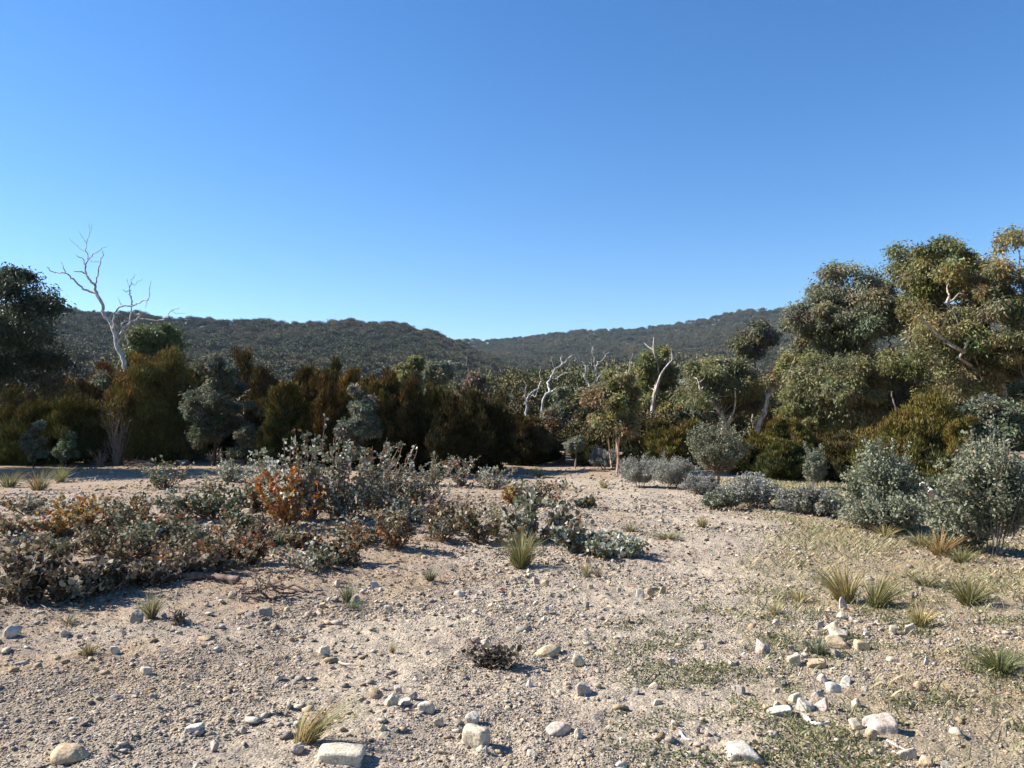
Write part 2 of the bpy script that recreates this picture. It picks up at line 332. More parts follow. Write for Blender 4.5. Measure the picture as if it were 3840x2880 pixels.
def she_oak(name, base, H, W, color, label, cat='tree', group=None, seed=0, nt=60, nl=170, strand=(.30, .035), accent=(1.8, 1.2, .95), acc=.25, low=.0):
    rng = np.random.default_rng(seed + 5000); t = empty(name, base); tag(t, label, cat, group)
    h = rng.random(nt) ** .8 * (1 - low) + low; prof = np.minimum(1, (h + .35) / .55) * np.maximum(1 - h, .02) ** .42 * 1.15
    a = rng.uniform(0, 6.28, nt); q = rng.random(nt) ** .4
    K = 6; lead = rng.integers(0, K, nt); la = rng.uniform(0, 6.28, K); lo = np.stack([np.cos(la), np.sin(la)], 1) * W * rng.uniform(.08, .34, (K, 1)); lh = rng.uniform(.55, .97, K); lh[0] = 1; lo[0] *= .2
    sub = .52
    c = np.stack([np.cos(a) * W / 2 * prof * q * sub + lo[lead, 0] * np.minimum(1, h * 1.6 + .3), np.sin(a) * W / 2 * prof * q * sub + lo[lead, 1] * np.minimum(1, h * 1.6 + .3), h * H * .94 * lh[lead]], 1) + rng.normal(size=(nt, 3)) * W * .035
    rad = np.stack([W * rng.uniform(.04, .08, nt)] * 2 + [H * rng.uniform(.05, .09, nt)], 1)
    c[:, 2] *= (H - .5 * strand[0]) / (c[:, 2] + rad[:, 2]).max()
    P, D, L, Wd = tuft_leaves(rng, c, rad, nl, strand[0], strand[1], 'up'); P[:, 2] = np.maximum(P[:, 2], .03)
    T = tints(rng, nt, nl, np.array(accent), 0.0, .25)
    up = np.repeat(np.clip(h * 2.2 - 1.05 + rng.normal(size=nt) * .25, 0, 1), nl) ; pick = rng.random(len(up)) < np.minimum(up * (acc + .25) * 1.8, .85)
    T[pick] = T[pick] * np.array(accent)
    m = MB(); leaf_quads(m, P, D, L, Wd, T, rng)
    tk = MB(); Q = spine(rng, np.array([0, 0, -.08]), np.array([0, 0, H * .85]), .02 * H, 8); tube(tk, Q, np.linspace(max(.025, H * .013), .008, 8), 6)
    for x in c[:16]:
        b = Q[np.argmin(abs(Q[:, 2] - x[2] * .7))]; tube(tk, spine(rng, b, x, .02, 5), np.linspace(.012, .004, 5), 4)
    tk.obj('trunk', M_BARK, t, smooth=True); m.obj('crown', M_NEEDLE, t, color); return t
def put(u, v):
    p = G(u, v); return p
def px(w, d): return w / FPX * d
def top_h(u, vtop, d, base): return at(u, vtop, d)[2] - base[2]
def on(u, d):
    x = (u - 512) / FPX * d / cp; return np.array([x, d, float(hgt(x, d))])

OLIVE = (.070, .074, .024); GOLD = (.105, .096, .029); RUST = (.066, .056, .021); DKGREEN = (.04, .052, .024); BROWNG = (.058, .053, .022)
SHE = 'she-oaks along the edge of the clearing'
# (u, top v, width px, distance, colour, rust, label)
she = [
 (10, 386, 46, 33, OLIVE, .35, 'dark she-oak under the overhanging gum at the far left, rusty tip'),
 (33, 394, 30, 34, RUST, .5, 'small rust-brown she-oak beside the dark one under the overhanging gum'),
 (64, 387, 60, 33, OLIVE, .08, 'broad rounded green she-oak standing behind the bare sandy strip'),
 (66, 377, 58, 42, GOLD, .3, 'golden she-oak rising behind the broad rounded green one'),
 (104, 364, 34, 41, RUST, .5, 'orange-tipped she-oak just left of the tall dead tree'),
 (128, 375, 46, 35, BROWNG, .3, 'brownish she-oak behind the grey dead scrub'),
 (170, 348, 56, 34, GOLD, .15, 'largest olive-gold she-oak on the left edge, right of the tall dead tree'),
 (192, 366, 32, 37, OLIVE, .15, 'olive she-oak tucked behind the largest olive-gold one'),
 (244, 350, 40, 38, RUST, .6, 'tall rust-orange she-oak right of the silver-green sapling gum'),
 (262, 369, 34, 34, BROWNG, .45, 'brown-topped she-oak with a black shaded face beside the rust-orange one'),
 (284, 384, 32, 33, OLIVE, .2, 'low green she-oak between the brown-topped and the orange-crowned ones'),
 (306, 366, 36, 35, RUST, .4, 'she-oak with an orange crown over a green skirt'),
 (328, 375, 30, 33, RUST, .7, 'rust-red she-oak beside a narrow green spire'),
 (333, 360, 20, 38, OLIVE, .05, 'narrow green spire-shaped she-oak rising between rusty ones'),
 (354, 370, 28, 36, GOLD, .5, 'gold and rust she-oak behind the pale-leaved sapling'),
 (374, 384, 30, 33, OLIVE, .3, 'dark olive she-oak right of the pale-leaved sapling in the shade'),
 (390, 370, 32, 35, RUST, .6, 'orange-brown she-oak in front of the bright olive gum'),
 (412, 381, 34, 33, BROWNG, .4, 'brown-green she-oak below the bright olive gum'),
 (436, 386, 36, 33, OLIVE, .3, 'shaded she-oak left of the rusty-capped one at the track'),
 (470, 392, 48, 32, RUST, .45, 'rusty-capped she-oak standing at the black shade where the track bends'),
 (450, 400, 30, 30, BROWNG, .3, 'short dark she-oak in front of the rusty-capped one'),
 (496, 414, 18, 36, DKGREEN, .2, 'slim dark green she-oak in the gap where the track vanishes'),
 (522, 415, 36, 31, BROWNG, .5, 'rounded rust-topped she-oak alone in front of the dead white forked tree'),
 (541, 428, 18, 32, BROWNG, .4, 'little brown she-oak right of the rounded rust-topped one'),
 (589, 439, 18, 30, OLIVE, .05, 'small green she-oak beside the two-stemmed gum'),
 (643, 427, 28, 30, DKGREEN, .1, 'dark green she-oak right of the two-stemmed gum'),
 (662, 422, 30, 29, OLIVE, .3, 'olive she-oak behind the silver wattle thicket'),
 (690, 421, 32, 27, GOLD, .35, 'gold-topped she-oak left of the round-headed sapling'),
 (756, 433, 36, 25, GOLD, .2, 'yellow-green she-oak right of the round-headed sapling'),
 (778, 440, 28, 23, OLIVE, .15, 'low olive she-oak in the row between sapling and dome-shaped bush'),
 (794, 419, 30, 25, GOLD, .3, 'tall pointed golden she-oak below the forked grey trunk'),
 (814, 424, 34, 26, RUST, .3, 'rusty she-oak behind the slim silver sapling'),
 (838, 432, 42, 23, BROWNG, .35, 'broad brown-gold she-oak left of the dome-shaped silver bush'),
 (866, 438, 30, 24, GOLD, .3, 'golden she-oak peeking over the dome-shaped silver bush'),
 (930, 391, 78, 20, GOLD, .2, 'biggest golden she-oak, between the two large silver bushes'),
 (966, 418, 30, 19, GOLD, .3, 'golden she-oak behind the silver bush at the edge of the view'),
 (952, 470, 30, 15.5, (.07, .085, .035), .0, 'soft green young she-oak behind the fallen log'),
]
for n, (u, vt, w, d, c, ac, lab) in enumerate(she):
    if 275 < u < 480: d -= 5
    b = on(u, d); H = top_h(u, vt, d, b); W = px(w, d) * 2.0; shade_k = .55 if 225 < u < 560 else 1.05  # deep shade put into the foliage colour of the middle belt; tips stay bright
    she_oak('she_oak', b, H * 1.05, W, tuple(x_ * shade_k for x_ in c), lab, 'tree', SHE, seed=n, accent=(1.75 / shade_k, 1.25 / shade_k, 1.0 / shade_k) if d > 27 else (1.3, 1.1, .95), nt=int(150 + 75 * W), nl=150, strand=(min(.20, .0062 * d), max(.016, .0010 * d)), acc=ac)

GUMG = 'gum trees beyond the clearing'
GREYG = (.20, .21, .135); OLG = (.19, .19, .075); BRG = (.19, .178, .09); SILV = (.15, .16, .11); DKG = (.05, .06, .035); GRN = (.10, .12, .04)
def tr(pts, d, org, sc_, dep=0, seed=0):        # a traced limb, given its own depth wander
    rng = np.random.default_rng(seed); out = []
    for i_, (cx, cy_) in enumerate(pts):
        out.append(at(org[0] + cx * sc_, org[1] + cy_ * sc_, d + dep * i_ / max(1, len(pts) - 1) + (rng.normal() * .12 if i_ else 0)))
    return out
S = .11573
C1 = (0, 192); C4 = (464, 320); C5 = (666.7, 320); C6 = (768, 213.3)
def gum(u, vt, w, d, vb, color, label, seed, **kw):
    b = on(u, d); H = top_h(u, vt, d, b); hb = max(.12 * H, at(u, vb, d)[2] - b[2]); W = px(w, d)
    s = max(1.0, d / 32)
    kw.setdefault('leaf', (.15 * s, .05 * s))
    return gum_tree(kw.pop('name', 'gum_tree'), b, H, W, hb, color, label, 'tree', kw.pop('group', GUMG), seed, **kw)
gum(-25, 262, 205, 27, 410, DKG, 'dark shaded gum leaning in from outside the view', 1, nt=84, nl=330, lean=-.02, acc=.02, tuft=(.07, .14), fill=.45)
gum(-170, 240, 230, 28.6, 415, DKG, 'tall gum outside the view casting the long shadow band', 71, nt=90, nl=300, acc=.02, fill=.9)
gum(152, 323, 58, 58, 384, GRN, 'bushy green gum growing against the tall dead tree', 2, nt=50, nl=200, acc=.05, tuft=(.15, .24))
gum(107, 370, 28, 37, 440, SILV, 'thin silver-leaved sapling gum left of the largest olive-gold she-oak', 3, nt=16, nl=110, mat=M_WAX)
gum(214, 353, 60, 31, 448, (.115, .12, .078), 'silver-green sapling gum with a dark slender trunk', 4, nt=104, nl=152, mat=M_WAX, accent=(1.8, 1.8, 1.9), acc=.1, fill=1.0, tuft=(.08, .15), barkc=(.5, .45, .42))
gum(247, 402, 34, 30, 458, (.12, .125, .085), 'small white-flecked sapling beside the silver-green sapling gum', 5, nt=32, nl=88, mat=M_WAX, accent=(1.9, 1.9, 2), acc=.1, fill=1.0, tuft=(.08, .15), barkc=(.5, .45, .42))
gum(361, 386, 40, 25.5, 460, (.12, .125, .09), 'pale-leaved sapling standing out before the black shade', 6, nt=60, nl=120, mat=M_WAX, accent=(2, 2.1, 2.1), acc=.25, fill=1.0, tuft=(.08, .15), barkc=(.5, .45, .42))
gum(36, 421, 22, 30, 460, SILV, 'knee-high silver sapling at the left end of the sandy strip', 7, nt=20, nl=72, mat=M_WAX, fill=1.0, tuft=(.08, .15), barkc=(.5, .45, .42))
gum(68, 433, 22, 31, 460, (.14, .18, .10), 'light green seedling gum before the broad rounded she-oak', 8, nt=18, nl=72, mat=M_WAX, fill=1.0, tuft=(.08, .15), barkc=(.5, .45, .42))
gum(410, 356, 30, 44, 398, OLG, 'bright olive gum rising above the orange-brown she-oak', 9, nt=36, nl=200)
gum(437, 361, 30, 46, 400, GREYG, 'grey-green gum left of the thin dead poles', 10, nt=30, nl=180)
gum(472, 371, 26, 45, 400, (.15, .12, .085), 'grey-brown thin gum behind the rusty-capped she-oak', 11, nt=22, nl=120)
gum(494, 382, 38, 60, 405, OLG, 'olive gum at the left side of the track gap', 12, nt=30, nl=170)
gum(529, 370, 42, 62, 402, GRN, 'green gum behind the dead white forked tree', 13, nt=36, nl=190, acc=.05)
gum(513, 397, 26, 42, 430, GREYG, 'grey-green young gum left of the dead white forked tree', 14, nt=24, nl=160)
gum(561, 384, 36, 33, 440, GREYG, 'grey-leaved gum leaning against its browner neighbour', 15, nt=40, nl=190, stems=2)
gum(584, 388, 36, 33, 440, BRG, 'browner gum between the grey-leaved and the two-stemmed gum', 16, nt=40, nl=190)
b614 = on(617, 25.5)
gum(612, 369, 58, 25.5, 442, (.20, .175, .08), 'gum with two bare reddish stems beside the silver wattle', 17, nt=56, nl=220, bark=M_GUM, barkc=(.85, .64, .53),
    traced=[tr([(1320, 1340), (1330, 1200), (1320, 1050), (1310, 900), (1290, 700)], 25.5, C4, S, .3, 1), tr([(1345, 1330), (1335, 1180), (1340, 1020), (1370, 850), (1380, 700)], 25.6, C4, S, -.3, 2), tr([(1275, 1280), (1260, 1150), (1250, 1040), (1230, 900)], 25.9, C4, S, .3, 3)],
    trace_r=[(.038, .025), (.034, .022), (.025, .015)])
gum(575, 437, 20, 28, 452, GREYG, 'small grey sapling with a pinkish stem left of the two-stemmed gum', 18, nt=28, nl=88, bark=M_GUM, fill=1.0, tuft=(.08, .15))
gum(657, 346, 42, 38, 412, OLG, 'tall olive gum with a pale forked trunk and bare top twigs', 19, nt=46, nl=200, bark=M_GUM, fill=.5,
    traced=[tr([(1620, 1150), (1625, 840), (1645, 650), (1670, 520), (1680, 420), (1640, 260), (1640, 150)], 37.2, C4, S, .1, 4), tr([(1650, 640), (1700, 480), (1760, 390), (1800, 340), (1790, 250)], 37.2, C4, S, -.6, 5), tr([(1640, 260), (1590, 230), (1550, 190)], 38.2, C4, S, .3, 6), tr([(1640, 700), (1600, 660), (1590, 560)], 38, C4, S, .4, 7)],
    trace_r=[(.12, .02), (.07, .02), (.03, .01), (.04, .02)])
gum(634, 384, 36, 50, 430, OLG, 'olive gum filling the space behind the two-stemmed gum', 20, nt=34, nl=180)
gum(690, 378, 44, 48, 440, GREYG, 'grey gum left of the broad brown-crowned gum', 64, nt=30, nl=180)
gum(723, 355, 96, 34, 422, BRG, 'broad brown-crowned gum with white curving limbs', 21, nt=70, nl=260, bark=M_GUM, tuft=(.11, .17), acc=.1,
    traced=[tr([(490, 1150), (490, 920), (495, 860), (430, 760), (350, 660), (290, 600), (275, 530)], 32.9, C5, S, -.6, 8), tr([(510, 910), (560, 830), (590, 740), (595, 630)], 32.9, C5, S, -.6, 9), tr([(500, 940), (600, 820), (740, 740), (780, 560)], 34.4, C5, S, .5, 10), tr([(360, 910), (250, 890), (210, 830), (150, 795)], 32.6, C5, S, -.5, 11)],
    trace_r=[(.11, .025), (.06, .025), (.07, .03), (.035, .015)])
gum(755, 320, 50, 62, 362, (.14, .13, .08), 'lone distant gum standing up against the wooded hill', 22, nt=44, nl=200, acc=.06)
gum(794, 349, 46, 37, 410, OLG, 'yellow-olive gum right of the dead leaning white trunk', 23, nt=46, nl=210)
gum(800, 380, 40, 34, 436, GREYG, 'gum with a grey forked trunk below the tallest tree group', 24, nt=30, nl=170, bark=M_GUM,
    traced=[tr([(1150, 1200), (1160, 880), (1200, 780), (1270, 700), (1350, 620)], 34, C5, S, .3, 12), tr([(1180, 830), (1150, 760), (1120, 700)], 34, C5, S, -.3, 13)], trace_r=[(.09, .03), (.05, .02)])
gum(847, 261, 128, 31, 385, (.195, .195, .12), 'big grey-green gum at the near end of the tall stand', 25, nt=130, nl=270, tuft=(.085, .14), acc=.08,
    traced=[tr([(1690, 1250), (1690, 1000), (1650, 800), (1640, 500), (1640, 300), (1600, 50)], 31, C5, S, .6, 14), tr([(1650, 560), (1500, 250), (1380, 80)], 31, C5, S, -.7, 15), tr([(1690, 980), (1740, 700), (1850, 380), (1960, 250)], 31, C5, S, .4, 16)], trace_r=[(.16, .05), (.08, .03), (.10, .04)])
gum(848, 350, 124, 30, 445, (.19, .18, .085), 'brownish understorey gum draping below the big grey-green gum', 26, nt=70, nl=240, tuft=(.10, .16), acc=.1)
gum(916, 245, 84, 32, 330, OLG, 'thin-topped gum behind the big grey-green gum', 27, nt=42, nl=200, tuft=(.11, .18))
gum(958, 236, 112, 28, 335, (.20, .19, .08), 'tall gold-leaved gum with white slanting limbs', 28, nt=72, nl=260, tuft=(.10, .16), bark=M_GUM, barkc=(.9, .85, .8),
    traced=[tr([(2050, 1900), (2040, 1600), (1960, 1250), (1900, 1000), (1870, 750), (1760, 560), (1700, 450)], 28, C6, S, .6, 17), tr([(1960, 1480), (1850, 1400), (1740, 1310), (1650, 1250)], 27.6, C6, S, -1.7, 18), tr([(1850, 1390), (1800, 1280), (1770, 1200)], 26.9, C6, S, -.6, 19), tr([(1700, 1200), (1620, 1160), (1540, 1110), (1420, 1010), (1300, 880)], 26.0, C6, S, -.4, 20), tr([(1660, 1000), (1610, 870), (1540, 780)], 26.2, C6, S, -.4, 21)],
    trace_r=[(.15, .04), (.085, .04), (.04, .02), (.065, .03), (.02, .012)])
gum(950, 312, 118, 27.5, 410, (.195, .182, .08), 'spreading lower gum in front of the white slanting limbs', 29, nt=60, nl=230, tuft=(.10, .16), acc=.1, fill=.4)
gum(1034, 221, 118, 26, 425, (.205, .187, .085), 'tallest gum at the edge of the view, crown running out of sight', 30, nt=90, nl=250, tuft=(.10, .16), acc=.12, fill=.6)
gum(992, 396, 66, 20, 455, (.14, .155, .10), 'blue-grey young gum above the silver bush at the edge', 31, nt=50, nl=210, mat=M_WAX, leaf=(.12, .05))
gum(900, 370, 84, 31, 450, GREYG, 'shaded gum behind the biggest golden she-oak', 66, nt=44, nl=200)
gum(1000, 345, 76, 30, 445, GREYG, 'grey gum filling the stand below the tallest gum at the edge', 68, nt=56, nl=220)
gum(808, 392, 64, 30, 448, OLG, 'olive gum low beside the thick dead leaning trunk', 69, nt=44, nl=210)
gum(676, 398, 34, 42, 440, OLG, 'olive gum between the pale-trunked tall gum and the brown-crowned gum', 67, nt=28, nl=170)

# ------------------------------------------------------------------ dead trees
def dead_tree(d, org, limbs, label, seed, group='dead white trees standing in the bush', color=(1, 1, 1), s=S, base_v=None, wob=.15):
    u0 = org[0] + limbs[0][0][0][0] * s; b = on(u0, d); t = empty('dead_tree', b); tag(t, label, 'dead tree', group)
    rng = np.random.default_rng(seed)
    memo = {}
    for n, (pts, (wa, wb)) in enumerate(limbs):
        P = []; dep = memo.get(pts[0], 0.0); dr = rng.normal() * wob
        for q in pts:
            P.append(at(org[0] + q[0] * s, org[1] + q[1] * s, d + dep) - b); memo.setdefault(q, dep); dep += dr + rng.normal() * wob * .5
        if n == 0: P = [np.array([P[0][0], P[0][1], -.15])] + P
        Q = smooth_path(P, 4, d * .0007, rng); ra, rb = px(wa * s, d) / 2, px(wb * s, d) / 2
        m = MB(); tube(m, Q, np.linspace(ra, rb, len(Q)), 8); m.obj('trunk' if n == 0 else 'branch', M_DEADWOOD, t, color, smooth=True)
    return t
dead_tree(50, C1, [
 ([(1085, 1620), (1065, 1450), (1010, 1320), (985, 1200), (960, 1140), (900, 1060), (880, 960), (830, 870), (820, 800)], (40, 24)),
 ([(830, 870), (740, 845), (690, 810), (620, 740), (560, 700), (470, 695), (405, 650)], (20, 7)),
 ([(560, 700), (550, 650), (530, 600)], (9, 4)),
 ([(820, 800), (770, 750), (740, 700), (740, 660), (760, 590)], (20, 11)),
 ([(740, 700), (700, 690), (640, 685)], (14, 9)),
 ([(740, 660), (720, 590), (650, 540)], (10, 6)),
 ([(760, 590), (800, 545), (870, 500), (930, 465)], (10, 4)),
 ([(760, 590), (750, 520), (745, 440), (780, 350), (760, 270)], (9, 3)),
 ([(745, 440), (700, 370), (675, 340)], (5, 2)), ([(750, 520), (640, 450), (590, 385)], (6, 2)), ([(780, 350), (800, 265)], (4, 2)),
 ([(820, 800), (850, 700), (865, 610), (880, 550), (900, 505)], (15, 5)), ([(865, 610), (800, 600), (780, 590)], (5, 3)),
 ([(1010, 1320), (1025, 1270), (1060, 1200), (1120, 1140), (1190, 1095)], (28, 17)),
 ([(1190, 1095), (1215, 1060), (1150, 1045)], (16, 9)), ([(1060, 1200), (1060, 1140), (1090, 1110), (1140, 1110)], (14, 10)),
 ([(1120, 1140), (1135, 1000), (1140, 900), (1120, 850), (1130, 780), (1165, 710)], (13, 4)),
 ([(1120, 850), (1090, 860), (1060, 840)], (7, 4)), ([(1130, 780), (1170, 800), (1230, 750)], (6, 3)),
 ([(985, 1200), (985, 1080), (1010, 1020), (1060, 990), (1150, 985), (1200, 960), (1275, 930), (1295, 820), (1297, 770)], (18, 3)),
 ([(1060, 990), (1030, 940), (1020, 900)], (5, 2)), ([(1275, 930), (1270, 970), (1255, 1010)], (6, 3)), ([(1150, 985), (1120, 880), (1100, 750)], (8, 3)),
 ([(1190, 1095), (1350, 1110), (1450, 1085), (1480, 1020), (1550, 1000)], (12, 4)), ([(1480, 1020), (1530, 1055), (1600, 1045)], (6, 3)), ([(1450, 1085), (1530, 1090), (1640, 1105)], (6, 3)),
 ([(1060, 1200), (1090, 1240), (1105, 1310)], (15, 12)),
], 'tall white dead tree with crooked bare limbs against the sky', 1)
dead_tree(32.5, C4, [([(545, 1150), (540, 800), (545, 700), (560, 650), (600, 620), (640, 590), (670, 530)], (26, 12)), ([(545, 700), (530, 640), (540, 560), (525, 540)], (16, 6)),
 ([(560, 650), (620, 660), (635, 600)], (12, 6)), ([(530, 640), (500, 590), (470, 570)], (8, 3)), ([(545, 700), (515, 730)], (7, 4)), ([(670, 530), (650, 450), (665, 400)], (8, 3))],
 'small white forked dead tree above the rounded rust-topped she-oak', 2)
dead_tree(33.5, C4, [([(640, 1100), (690, 690), (740, 630), (730, 560), (745, 500), (790, 430), (850, 380), (940, 300)], (28, 9)), ([(740, 630), (790, 600), (820, 590)], (16, 6)),
 ([(850, 380), (840, 340), (850, 300)], (9, 3)), ([(790, 430), (760, 370), (740, 300)], (8, 3)), ([(745, 500), (780, 490), (815, 470)], (8, 4)), ([(800, 510), (850, 470), (910, 452), (990, 455)], (9, 5)), ([(745, 500), (800, 510)], (9, 8))],
 'leaning white dead tree with one long limb reaching up and right', 3)
dead_tree(35, C4, [([(1135, 1000), (1130, 590), (1140, 420), (1110, 300), (1090, 200)], (22, 5)), ([(1130, 590), (1090, 570), (1045, 480), (1050, 400), (1000, 340), (950, 300)], (19, 10)), ([(950, 300), (975, 370), (990, 400)], (10, 4)),
 ([(1140, 420), (1165, 370), (1215, 330), (1255, 275)], (14, 4)), ([(1215, 330), (1215, 270)], (7, 3)), ([(1110, 300), (1120, 215)], (8, 3)), ([(1130, 590), (1170, 480), (1240, 410)], (10, 4)), ([(1140, 480), (1100, 430), (1095, 340)], (10, 4))],
 'white dead tree with two crossed stems and upright prongs', 4)
dead_tree(36, C4, [([(1310, 900), (1320, 490), (1335, 430), (1310, 360), (1270, 315)], (12, 5)), ([(1335, 430), (1355, 390)], (6, 4)), ([(1320, 490), (1240, 510), (1200, 420)], (7, 3))], 'thin grey dead tree behind the two-stemmed gum', 5, color=(.75, .7, .66))
dead_tree(34, C4, [([(1390, 1000), (1395, 540), (1420, 470), (1430, 380), (1460, 290)], (14, 4)), ([(1420, 470), (1470, 470), (1500, 450)], (7, 3)), ([(1395, 540), (1350, 500)], (7, 3))], 'slender grey dead stem right of the two-stemmed gum', 6, color=(.8, .76, .72))
dead_tree(33, C5, [([(730, 1200), (800, 885), (850, 790), (865, 680), (905, 610), (925, 545)], (44, 30)), ([(905, 610), (900, 560), (870, 520), (825, 490)], (20, 8)), ([(905, 610), (960, 590), (1030, 510), (1065, 460), (1095, 370), (1120, 290)], (14, 3)), ([(865, 680), (855, 620), (840, 580)], (12, 5))],
 'thick white dead trunk leaning right with a snapped top', 7)
dead_tree(48, (240, 320), [([(1975, 700), (1975, 480), (1965, 400), (1955, 310)], (10, 4))], 'thin dead pole above the grey-brown thin gum', 8, color=(.85, .8, .78))
dead_tree(50, (240, 320), [([(2080, 650), (2070, 440), (2075, 350)], (8, 3))], 'thinner dead pole right of the first thin pole', 9, color=(.75, .7, .68))
dead_tree(27, C5, [([(1960, 1250), (1975, 900), (1970, 740), (1945, 620)], (14, 10))], 'straight pale dead stem left of the biggest golden she-oak', 10)
dead_tree(25, C5, [([(1780, 1150), (1690, 1040), (1640, 990), (1565, 962)], (16, 7))], 'short white dead limb sticking out at the foot of the tall stand', 11, color=(1, .92, .8))
dead_tree(41, C5, [([(735, 1100), (740, 860), (750, 740), (745, 640)], (12, 7))], 'pale thin trunk left of the dead leaning white trunk', 13, color=(.95, .85, .72))
dead_tree(36, C4, [([(1130, 1150), (1120, 900), (1130, 780), (1100, 650)], (12, 6))], 'pinkish thin trunk between the two-stemmed gum and its left neighbour', 14, color=(.8, .65, .55))
dead_tree(30, C6, [([(1420, 1700), (1400, 1450), (1430, 1330)], (16, 9))], 'short pale trunk in the dark of the tall stand', 15, color=(.9, .8, .7))
dead_tree(33.5, C5, [([(2150, 1050), (1900, 780), (1870, 740)], (10, 6))], 'grey leaning dead pole beside the straight pale stem', 12, color=(.7, .65, .62))

# ------------------------------------------------------------------ woods: far crowns that read as one mass (instanced, kind stuff)
def proto_tree(name, seed, nt, nl, leaf, mat, trunk=True):
    rng = np.random.default_rng(seed); m = MB()
    d = rdir(rng, nt); d[:, 2] = np.abs(d[:, 2]) * 1.1 - .25; q = rng.random(nt) ** .4
    c = np.array([0, 0, .62]) + d * np.array([.40, .40, .30]) * q[:, None]; rad = rng.uniform(.12, .2, nt)[:, None] * np.array([1, 1, .75])
    P, D, L, W = tuft_leaves(rng, c, rad, nl, leaf, leaf * .45, 'droop'); leaf_quads(m, P, D, L, W, tints(rng, nt, nl, np.array([1.2, .95, .7]), .06, .12), rng)
    if trunk:
        for x in c[:5]: tube(m, spine(rng, np.array([0, 0, 0.]), x, .012, 6), np.linspace(.022, .006, 6), 4, (1.3, 1.1, 1.0))
    o = bpy.data.objects.new(name, m.mesh(name, mat)); return o
def forest_mat(name, stops):
    m, nt, out = new_mat(name); L = nt.links.new
    oi = N(nt, 'ShaderNodeObjectInfo'); a = N(nt, 'ShaderNodeAttribute', attribute_name='col')
    ge = N(nt, 'ShaderNodeNewGeometry'); nz = N(nt, 'ShaderNodeTexNoise'); nz.inputs['Scale'].default_value = .012; nz.inputs['Detail'].default_value = 4; L(ge.outputs['Position'], nz.inputs[0])
    c = mulc(nt, ramp(nt, oi.outputs['Random'], stops), a.outputs['Color']); c = mulc(nt, c, ramp(nt, nz.outputs[0], [(.35, (.72, .80, .82)), (.5, (1, 1, 1)), (.65, (1.3, 1.18, 1.0))]))
    p = N(nt, 'ShaderNodeBsdfPrincipled'); L(c, p.inputs['Base Color']); p.inputs['Roughness'].default_value = .65; p.inputs['Specular IOR Level'].default_value = .15; L(p.outputs[0], out.inputs[0])
    return m
M_FAR = forest_mat('far_foliage', [(0, (.06, .064, .04)), (.3, (.09, .087, .05)), (.55, (.105, .09, .056)), (.8, (.08, .087, .058)), (1, (.115, .10, .056))])
M_MID = forest_mat('mid_foliage', [(0, (.09, .095, .042)), (.3, (.14, .13, .05)), (.55, (.15, .125, .05)), (.8, (.12, .13, .078)), (1, (.165, .135, .05))])
farc = bpy.data.collections.new('far_crowns'); midc = bpy.data.collections.new('mid_crowns')
for n in range(6): farc.objects.link(proto_tree('far_crown', 300 + n, 20, 55, .075, M_FAR, False))
for n in range(6): midc.objects.link(proto_tree('mid_crown', 330 + n, 60, 130, .034, M_MID))
def scatter(name, pts, scl, coll, label):
    me = bpy.data.meshes.new(name); me.vertices.add(len(pts)); me.vertices.foreach_set('co', np.asarray(pts, np.float32).ravel())
    a = me.attributes.new('scl', 'FLOAT_VECTOR', 'POINT'); a.data.foreach_set('vector', np.asarray(scl, np.float32).ravel()); me.update()
    o = bpy.data.objects.new(name, me); col.objects.link(o); tag(o, label, kind='stuff')
    ng = bpy.data.node_groups.new(name, 'GeometryNodeTree'); ng.interface.new_socket('Geometry', in_out='INPUT', socket_type='NodeSocketGeometry'); ng.interface.new_socket('Geometry', in_out='OUTPUT', socket_type='NodeSocketGeometry')
    nd = ng.nodes; L = ng.links.new; gi = nd.new('NodeGroupInput'); go = nd.new('NodeGroupOutput')
    ci = nd.new('GeometryNodeCollectionInfo'); ci.inputs['Collection'].default_value = coll; ci.inputs['Separate Children'].default_value = True; ci.inputs['Reset Children'].default_value = True
    ip = nd.new('GeometryNodeInstanceOnPoints'); ip.inputs['Pick Instance'].default_value = True
    ri = nd.new('FunctionNodeRandomValue'); ri.data_type = 'INT'; ri.inputs['Min'].default_value = 0; ri.inputs['Max'].default_value = 5
    rv = nd.new('FunctionNodeRandomValue'); rv.data_type = 'FLOAT_VECTOR'; rv.inputs['Min'].default_value = (-.06, -.06, 0); rv.inputs['Max'].default_value = (.06, .06, 6.28); rv.inputs['Seed'].default_value = 3
    na_ = nd.new('GeometryNodeInputNamedAttribute'); na_.data_type = 'FLOAT_VECTOR'; na_.inputs['Name'].default_value = 'scl'
    L(gi.outputs[0], ip.inputs['Points']); L(ci.outputs[0], ip.inputs['Instance']); L([s_ for s_ in ri.outputs if s_.type == 'INT' and s_.enabled][0], ip.inputs['Instance Index'])
    L([s_ for s_ in rv.outputs if s_.type == 'VECTOR' and s_.enabled][0], ip.inputs['Rotation']); L([s_ for s_ in na_.outputs if s_.enabled][0], ip.inputs['Scale']); L(ip.outputs[0], go.inputs[0])
    md = o.modifiers.new('scatter', 'NODES'); md.node_group = ng
    return o
rng = np.random.default_rng(21)
